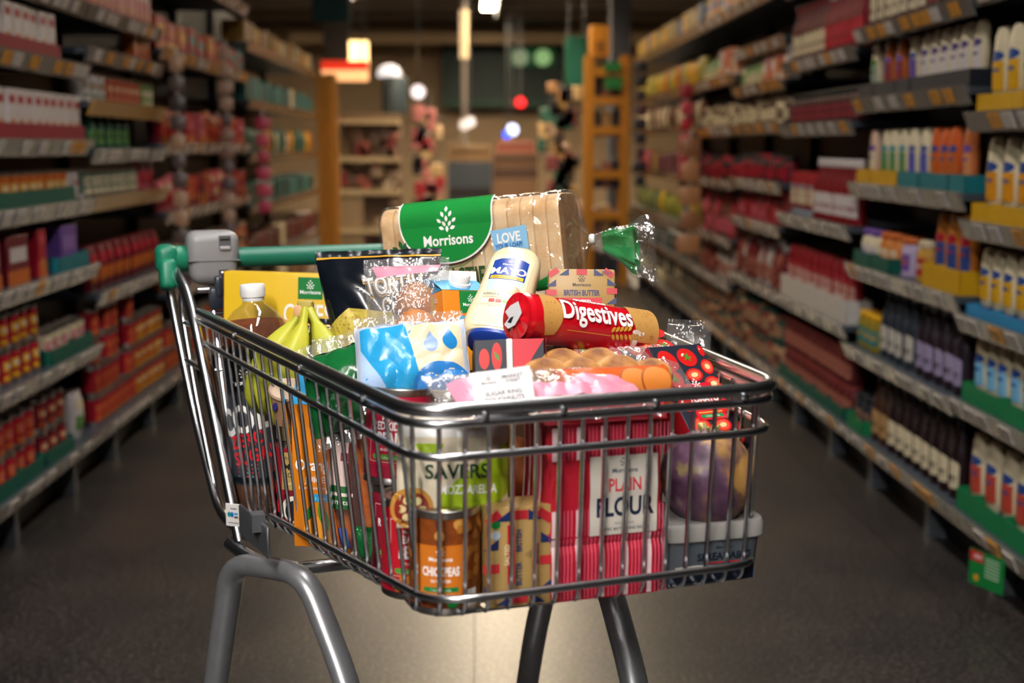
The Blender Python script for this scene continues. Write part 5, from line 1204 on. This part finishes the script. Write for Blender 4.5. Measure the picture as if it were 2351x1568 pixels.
# ---------------------------------------------------------------- coffee jar
cj = thing('coffee_jar', 'glass jar of mild roast coffee with gold lid beside the juice carton', 'jar', floor_at(-.201, .590), -22)
mc = pal_mat(['#2c1509', '#5a3018', '#8a5a34'], 220, .7, .5, 'coffee_granules', kind='noise')
cpf = [(.028, 0), (.034, .004), (.036, .02), (.036, .085), (.034, .108), (.027, .124), (.025, .13)]
MB().lathe(cpf, PET, 30).build('glass', cj); MB().lathe([(r - .002, z + .0015) for r, z in cpf[:6]], mc, 30).build('coffee', cj)
MB().lathe([(.027, .124), (.0295, .126), (.0295, .156), (.028, .160), (.012, .1605)], mat((.36, .27, .14), .38, .7, .08, 40, name='gold_lid'), 30).build('lid', cj)
p = Print().rect(-.030, .010, .034, .118, ink('#8f1a2a')).rect(-.006, .060, .028, .112, ink('#b89a5a'))
for x, y in ((-.022, .09), (-.024, .06), (-.018, .034), (-.026, .02)): p.ell(x, y, .007, .010, ink('#c8202c')).ell(x + .003, y - .012, .006, .006, i_black)
p.text('Morrisons', .011, .102, .0065, i_black).text('MILD', .011, .088, .0125, i_black, .02, .9).text('ROAST', .011, .078, .009, i_black, .01, .9).text('smooth & mellow', .011, .068, .0042, ink('#f0e4c0')).ell(.010, .038, .020, .021, ink('#7a1420')).ell(.010, .034, .016, .018, ink('#e8e0d0')).ell(.012, .031, .013, .015, ink('#16202c')).text('ZERO', .012, .014, .005, i_white)
p.build('label_print', cj, on_cyl(.0362), .0045)
# kraft food pot lying over the jar, film-lidded
kp = thing('paper_pot', 'small kraft paper pot with a blue mark, tipped over beside the bananas', 'pot', at(664, 966, 1.70), (-30, 18, 14))
MB().lathe([(.017, 0), (.019, .002), (.024, .045), (.0255, .046), (.0255, .050), (.023, .050)], mat('#b08a68', .55, vary=.08), 28).build('pot', kp)
MB().lathe([(.001, .0505), (.0245, .0505), (.0258, .049), (.0258, .047)], mat('#c8b098', .4), 28, caps=False).build('lid', kp)
Print().leaf(-.004, .034, .018, .007, ink('#3a3a9a'), 70).text('0620', .012, .014, .008, ink('#4a2a1a'), .02, 1, 80).build('pot_print', kp, on_cyl(.0240), .006, lift=.0012)

# ---------------------------------------------------------------- carrots in their bag
m_car = pal_mat(['#cf5a16', '#e8741e', '#f08a34'], 9, .4, .12, 'carrot_skin', stretch=(1, 1, 9), detail=4)
cbag = floor_at(-.160, .345)
for i, (du, dv, ln, r, tl, rl) in enumerate(((-.034, .036, .180, .0150, -5, 0), (.000, .030, .186, .0155, -5, 0), (.034, .024, .172, .0155, -5, 0), (-.028, .000, .150, .0145, -5, 0), (.006, -.006, .165, .0155, -5, 0), (.039, -.012, .170, .0150, -5, 0))):
    cpr = [(.001, 0), (r * .35, .004), (r * .6, ln * .12), (r * .82, ln * .4), (r * .97, ln * .75), (r, ln * .9), (r * .85, ln * .965), (r * .35, ln * .99), (.002, ln)]
    o = MB().lathe(cpr, m_car, 18, caps=False).build('carrot'); w = T(-.160 + du, .345 + dv, zf(.345 + dv) + .010)
    o.location = w; o.rotation_euler = (R(tl), R(rl), R(30 * i))
    MB().lathe([(.004, ln - .002), (.0035, ln + .004), (.001, ln + .005)], mat('#6a7a2a', .6), 8).build('crown', o)
    tag(o, 'orange carrot standing in the clear bag beside the juice carton', 'carrot', 'carrots in the clear bag')
p = Print().rect(-.040, .060, -.012, .088, ink('#2f6a3a')).rect(-.040, .088, -.014, .160, ink('#e0c4bc', .35)).rect(-.034, .140, -.006, .165, ink('#3a4a40')).rect(-.046, .076, -.008, .080, ink('#e4d8d0')).text('carrots', -.027, .066, .009, i_white, .01).text('M', -.020, .150, .010, i_white).rect(-.024, .118, -.014, .128, ink('#8a4a50'))
p.rect(-.030, .010, -.018, .036, ink('#4a64c0'))
bag('carrot_bag', 'clear printed bag of carrots beside the upright juice carton', 'bag', cbag + Vector((.002, -.008, .006)), (-14, -5, 0), .130, .190, .100, film(base=.05, milk=.04, crinkle=.4, scale=35), p, 61, .004, .006, nx=30, ny=40)

# ---------------------------------------------------------------- onions
m_on = pal_mat(['#6a3416', '#94552a', '#b47840'], 30, .32, .05, 'onion_skin', stretch=(1, 1, .12), detail=4)
def onion(label, loc, r, rot):
    o = MB(); pr_ = [(.001, -.002), (r * .3, 0), (r * .72, r * .2), (r * .97, r * .6), (r, r * .95), (r * .9, r * 1.35), (r * .6, r * 1.72), (r * .28, r * 1.92), (r * .14, r * 2.1), (r * .12, r * 2.35), (r * .05, r * 2.45)]
    ob = o.lathe(pr_, m_on, 28, caps=False).build('onion'); ob.location = loc; ob.rotation_euler = tuple(R(a) for a in rot)
    MB().tube([(0, 0, r * 2.3), (.002, 0, r * 2.6), (.005, .001, r * 2.75)], [r * .12, r * .08, r * .03], mat('#b08a5a', .7), 6).build('dry_neck', ob)
    return tag(ob, label, 'onion')
onion('brown onion between the mozzarella bag and the flour bag', at(1186, 1128, 1.43), .0335, (14, -12, 20))
onion('brown onion wedged behind the red flour bag', T(-.052, .195, .835), .030, (-10, 16, 0))
rc = carton('food_box', 'small red cardboard box under the onions behind the butter', 'box', T(-.080, .135, zf(.135) + .008), TYAW + 3, .085, .105, .088, mat('#b8152a', .4), .002)

# ================================================================== the far end of the store
def span(x0, y0, x1, y1, d): a, b = at(x0, y1, d), at(x1, y0, d); return a.x, b.x, a.z, b.z, (a.y + b.y) / 2
def slab(name, label, cat, x0, y0, x1, y1, d, th, m, parts=(), group=None, ground=False, bev=.006, hang=False):
    """a box-like thing; parts = (name, fx0, fz0, fx1, fz1, proud, material) as fractions of its front"""
    xa, xb, za, zb, y = span(x0, y0, x1, y1, d)
    if ground: za = 0.0
    w, h = xb - xa, zb - za; t = thing(name, label, cat, ((xa + xb) / 2, y, za), group=group)
    MB().rbox((-w / 2, 0, 0), (w / 2, th, h), m, bev, 1).build('body', t)
    for q in parts: MB().box((-w / 2 + w * q[1], -q[5], h * q[2]), (-w / 2 + w * q[3], .001, h * q[4]), q[6]).build(q[0], t)
    if hang:
        for s in (-.35, .35): MB().tube([(w * s, th / 2, h), (w * s, th / 2, CEIL - za)], .006, STEEL, 6).build('hanger', t)
    return t, w, h
TAN, CREAM_M, DGREEN, MUST = mat('#9a7a58', .6), mat('#cdb892', .6), mat('#06302c', .5), mat('#b8790f', .45, vary=.08)
def blobs(t, w, h, n, cols, sz, seed, y=-.04, z0=0.0):
    """small goods hung or stood on a far display, one part each"""
    rr = random.Random(seed)
    for i in range(n):
        a = sz * rr.uniform(.7, 1.3); b = sz * rr.uniform(.8, 1.6); x, z = rr.uniform(-w / 2 + a, w / 2 - a), z0 + rr.uniform(b, h - b)
        MB().rbox((x - a, y - .03, z - b), (x + a, y + .03, z + b), mat(rr.choice(cols), .5), .012, 1).build('packet', t)
slab('wall_panel', 'wide dark green fascia on the back wall of the store', 'sign', 1014, 100, 1292, 246, 23.9, .12, DGREEN, (('lower_band', 0, 0, 1, .12, .02, mat('#0f4a34', .5)),))
t, w, h = slab('lit_sign', 'green lit sign with two pale roundels over the back wall', 'sign', 1168, 112, 1274, 152, 23.7, .26, glow('#0d4a24', .35))
for x, c in ((-.25, '#9ab08a'), (.24, '#a8d890')): MB().lathe([(.001, 0), (.15, 0), (.15, .02), (.001, .02)], glow(c, .4), 20, xf=Matrix.Translation((x * w, -.002, h * .5)) @ Matrix.Rotation(R(90), 4, 'X')).build('roundel', t)
slab('hanging_banner', 'plain green banner hanging beside the yellow rack', 'banner', 1298, 84, 1347, 196, 14.0, .02, mat('#0c6650', .6), hang=True)
slab('hanging_sign', 'dark teal aisle sign hanging over the tinned food shelves', 'sign', 716, -80, 800, 50, 11.8, .05, mat('#0b4550', .6), hang=True)
slab('hanging_sign', 'pale grey sign below the dark teal aisle sign', 'sign', 742, 54, 800, 136, 12.4, .04, mat('#6a645e', .6), hang=True)
slab('column', 'slate grey store column behind the sauces shelves', 'column', 1404, -150, 1446, 560, 12.3, .3, mat('#4a505c', .6), ground=True)
slab('display_box', 'tall amber box at the top of the yellow rack', 'box', 1356, 58, 1400, 129.5, 11.5, .2, mat('#cf8a1c', .5), (('dark_panel', .25, .1, .75, .5, .004, mat('#8a5a14', .5)),))
t, w, h = slab('lit_box', 'glowing warm lantern sign above the red sign', 'lamp', 800, 94, 844, 152, 14.2, .12, glow('#ffd28a', 3.2), hang=True)
t, w, h = slab('price_sign', 'red and cream hanging price sign', 'sign', 738, 140, 845, 186, 13.0, .05, glow('#ffb87a', 1.1), (('red_band', 0, .55, 1, 1, .01, glow('#d8301c', .9)),), hang=True)  # sign and band brightened by a mild glow in the material
# tall pole from ceiling to floor
pa = at(1065, 100, 15.9); po = thing('support_pole', 'thin grey pole standing in the open end of the store', 'pole', (pa.x, pa.y, 0))
MB().tube([(0, 0, 0), (0, 0, CEIL)], .035, mat('#8a8078', .5), 12).build('pole', po); MB().tube([(0, 0, pa.z - .18), (0, 0, CEIL - .6)], .055, glow('#e0c498', .55), 12).build('sleeve', po)  # pale sleeve is no lamp; its brightness is a glow in the material
# dome and drum
da = at(890, 182, 14.0); dm = thing('dome_lamp', 'white dome lamp on top of a grey drum', 'lamp', (da.x + .02, da.y, at(906, 260, 14.0).z + .386))
MB().lathe([(.13, 0), (.128, .05), (.10, .10), (.05, .128), (.002, .135)], glow('#f2eef0', .75), 24).build('dome', dm)
d2 = at(906, 260, 14.0); dr = thing('grey_drum', 'blue grey metal drum standing on the cream shelf unit', 'drum', (d2.x, d2.y, d2.z)); MB().lathe([(.13, 0), (.135, .01), (.135, .37), (.13, .38)], mat('#5c6d76', .35, .3), 24).build('body', dr); MB().lathe([(.137, .33), (.14, .335), (.14, .35), (.137, .355)], mat('#7a8a92', .4), 24, caps=False).build('rim', dr)
# cream shelf unit
t, w, h = slab('shelf_unit', 'cream shelf unit with packets, standing past the end of the tinned food shelves', 'shelving', 782, 262, 920, 540, 13.8, .35, mat('#75604c', .6), ground=True)
for fz in (.20, .46, .68, .93): MB().box((-w / 2, -.22, h * fz), (w / 2, 0, h * fz + .05), CREAM_M).build('shelf', t)
MB().box((-w / 2, -.2, .02), (-w / 2 + .25, -.02, h * .46), mat('#a89070', .6)).build('bin', t)
blobs(t, w, h * .9, 46, ['#8a6a5a', '#b09a80', '#8a3a3a', '#c0a888', '#6a5a54', '#a05a50', '#d0c0a8'], .05, 4, -.12)
# packet stands
def stand(label, x0, y0, x1, y1, d, n, cols, sz, seed):
    xa, xb, za, zb, y = span(x0, y0, x1, y1, d); t = thing('packet_stand', label, 'display stand', ((xa + xb) / 2, y, 0)); w, h = xb - xa, zb
    MB().tube([(0, 0, 0), (0, 0, h)], .03, mat('#4a443e', .5), 8).build('post', t); MB().lathe([(.25, 0), (.25, .03), (.05, .05)], mat('#3a3632', .6), 20).build('foot', t)
    for z in (.35, .6, .85): MB().tube([(-w * .45, -.02, h * z), (w * .45, -.02, h * z)], .012, mat('#5a544c', .5), 6).build('arm', t)
    blobs(t, w, h, n, cols, sz, seed, -.05); return t
stand('stand hung with beige and red packets in front of the back wall', 944, 214, 1022, 470, 13.4, 42, ['#c8a878', '#d8b890', '#a8202c', '#c87a78', '#15151c', '#d8c8b8', '#b05a60', '#1a1a22'], .055, 12)
stand('stand hung with mixed tan and teal packets beside the green banner', 1232, 190, 1342, 470, 13.2, 64, ['#a87a50', '#3a2a24', '#5a7a78', '#c0a070', '#7a3a3a', '#1c1c24', '#b08a50', '#2a5a4a', '#c8a890'], .06, 15)
# low crates in the middle
rr = random.Random(2)
for i, (x0, y0, x1, y1, c) in enumerate(((1028, 372, 1130, 440, '#3a424c'), (1132, 352, 1235, 385, '#6a4a34'), (1132, 386, 1235, 412, '#5a4030'), (1132, 413, 1235, 440, '#7a5a40'), (1030, 335, 1128, 370, '#8a6a44'), (1140, 325, 1228, 351, '#a05a48'))):
    t, w, h = slab('produce_crate', ['dark slate produce crate on the floor beside the brown crates', 'brown produce crate second from the top of its stack', 'dark brown produce crate third from the top of its stack', 'tan produce crate at the foot of its stack', 'tan produce crate on the dark slate crate', 'reddish produce crate at the top of its stack'][i], 'crate', x0, y0, x1, y1, 15.0, .4, mat(c, .6), ground=i in (0, 3), group='produce crates')
    MB().box((-w / 2 + .02, -.012, h * .62), (w / 2 - .02, .001, h * .72), mat('#1c1a1a', .7)).build('hand_slot', t)
# little lights
for nm, lab, x, y, r, d, g in (('indicator_lamp', 'round red indicator light under the green fascia', 1195, 235, .075, 20, glow('#e00818', 2.2)), ('till_screen', 'bright white till screen in the open end of the store', 1176, 298, .085, 20, glow('#c8d4ff', 2.0)), ('till_light', 'small blue light beside the till screen', 1164, 309, .06, 19.9, glow('#2a50ff', 1.6)),
                               ('spot_lamp', 'pale round spot lamp on the thin pole', 1080, 280, .06, 14.9, glow('#d8d0d0', .7)), ('spot_lamp', 'second pale spot lamp on the thin pole, set lower', 1066, 287, .06, 14.8, glow('#d0c8c8', .6)), ('ticket_light', 'white ticket light over the beige packet stand', 960, 211, .07, 12.9, glow('#f0e8ee', .8))):
    p0 = at(x, y, d); t = thing(nm, lab, 'light', p0); MB().lathe([(.001, -.02), (r, -.018), (r, .018), (.001, .02)], g, 20, xf=Matrix.Rotation(R(90), 4, 'X')).build('lens', t)
    MB().tube([(0, .05, 0), (0, .05, CEIL - p0.z)], .008, STEEL, 6).build('hanger', t)
# yellow racks
def yrack(label, xs_, ys, y0, d):
    a, b = at(xs_[0], 500, d), at(xs_[1], 500, d); t = thing('yellow_rack', label, 'rack', ((a.x + b.x) / 2, a.y, 0)); w = b.x - a.x; top = at(xs_[0], y0, d).z
    for s in (-w / 2, w / 2): MB().box((s - .035, -.035, 0), (s + .035, .035, top), MUST).build('post', t)
    for yy in ys: z = at(xs_[0], yy, d).z; MB().box((-w / 2, -.03, z - .035), (w / 2, .03, z + .035), MUST).build('rung', t)
    for s in (-w / 2, w / 2): MB().box((s - .03, .25, 0), (s + .03, .31, top), MUST).build('post', t)
    return t, w, top
t, w, h = yrack('yellow steel ladder rack at the end of the sauces shelves', (1352, 1432), (168, 232, 300, 400, 495), 130, 11.5)
for (x0, y0, x1, y1) in ((1384, 180, 1424, 206), (1384, 146, 1420, 166)):
    a_, b_ = at(x0, y1, 11.44) - t.location, at(x1, y0, 11.44) - t.location; MB().box((a_.x, -.06, a_.z), (b_.x, -.03, b_.z), mat('#1d7a3a', .5)).build('board', t)
rr = random.Random(6)
for i in range(5):
    for j in range(3):
        z = [.08, .45, .85, 1.3, 1.62][i]; x = (-.1 + j * .1); MB().rbox((x - .045, .05, z), (x + .045, .22, z + rr.uniform(.16, .26)), mat(rr.choice(['#5a3a30', '#1c2a44', '#2a2a30', '#8a5a50', '#14182a', '#b09060']), .5), .008, 1).build('packet', t)
t, w, h = yrack('yellow steel end frame closing the tinned food shelves', (742, 764), (235, 330, 430, 520), 172, 11.72)
# clip strips hanging at the bay edges
def strip(label, X, Y, z1, n, cols, s=1.0, seed=1):
    t = thing('clip_strip', label, 'clip strip', (X, Y, z1)); rr = random.Random(seed); MB().box((-.008, -.002, -n * .085 * s), (.008, .002, .02), mat('#c8b8a8', .3)).build('strip', t)
    for i in range(n):
        z = -.05 * s - i * .085 * s; k = .034 * s * rr.uniform(.8, 1.2); MB().rbox((-k, -.024, z - .036 * s), (k, -.004, z + .03 * s), mat(rr.choice(cols), .35), .006, 2).build('packet', t); MB().tube([(0, -.002, z + .03 * s), (0, -.03, z + .034 * s)], .003, CHROME, 6).build('clip', t)
strip('clip strip of small tan packets hung between the second and third tinned food bays', -1.318, 5.94, 1.63, 12, ['#3a3230', '#b08a6a', '#8a4a3a', '#5a4a44'], 1.0, 3)
strip('pale clip strip hung between the fourth and fifth tinned food bays', -1.318, 7.10, 1.75, 12, ['#8a6a5a', '#5a4a48', '#a88a74'], 1.0, 5)
strip('pink clip strip of packets hung farther along the tinned food shelves', -1.31, 8.24, 1.42, 6, ['#b83a58', '#c84a68'], 1.2, 6)
strip('red clip strip of packets hung on the sauces shelves', 1.31, 8.2, 1.62, 6, ['#b8203a', '#a01a30', '#c8485a'], 1.2, 8)
strip('clip strip of tan crisp packets hung low on the sauces shelves', 1.295, 7.9, 1.30, 5, ['#b8845a', '#9a6a48', '#7a5a4a'], 1.7, 9)
strip('clip strip of dark packets hung beside the yellow rack', 1.305, 10.4, 1.9, 9, ['#1a1c24', '#2a2a34', '#5a3a44'], 1.3, 10)
# shelf talker hanging from the lowest sauces shelf
st = thing('shelf_talker', 'green and red price leaflet hanging from the lowest sauces shelf', 'sign', (1.335, 3.26, .165), (-68, 0, 0))
MB().rbox((-.062, -.001, -.095), (.062, .001, 0), mat('#15803c', .4, vary=.04), 0).build('card', st)
p = Print().rect(-.060, -.030, -.012, -.002, i_red).text('NEW', -.031, -.022, .016, i_white, .02, .8).ell(-.034, -.074, .009, .009, ink('#e0a020'))
for i in range(6): p.rect(-.004, -.016 - i * .0095, .046, -.012 - i * .0095, ink('#b8d8b8'))
p.build('lettering', st, on_flat(.001), .2)
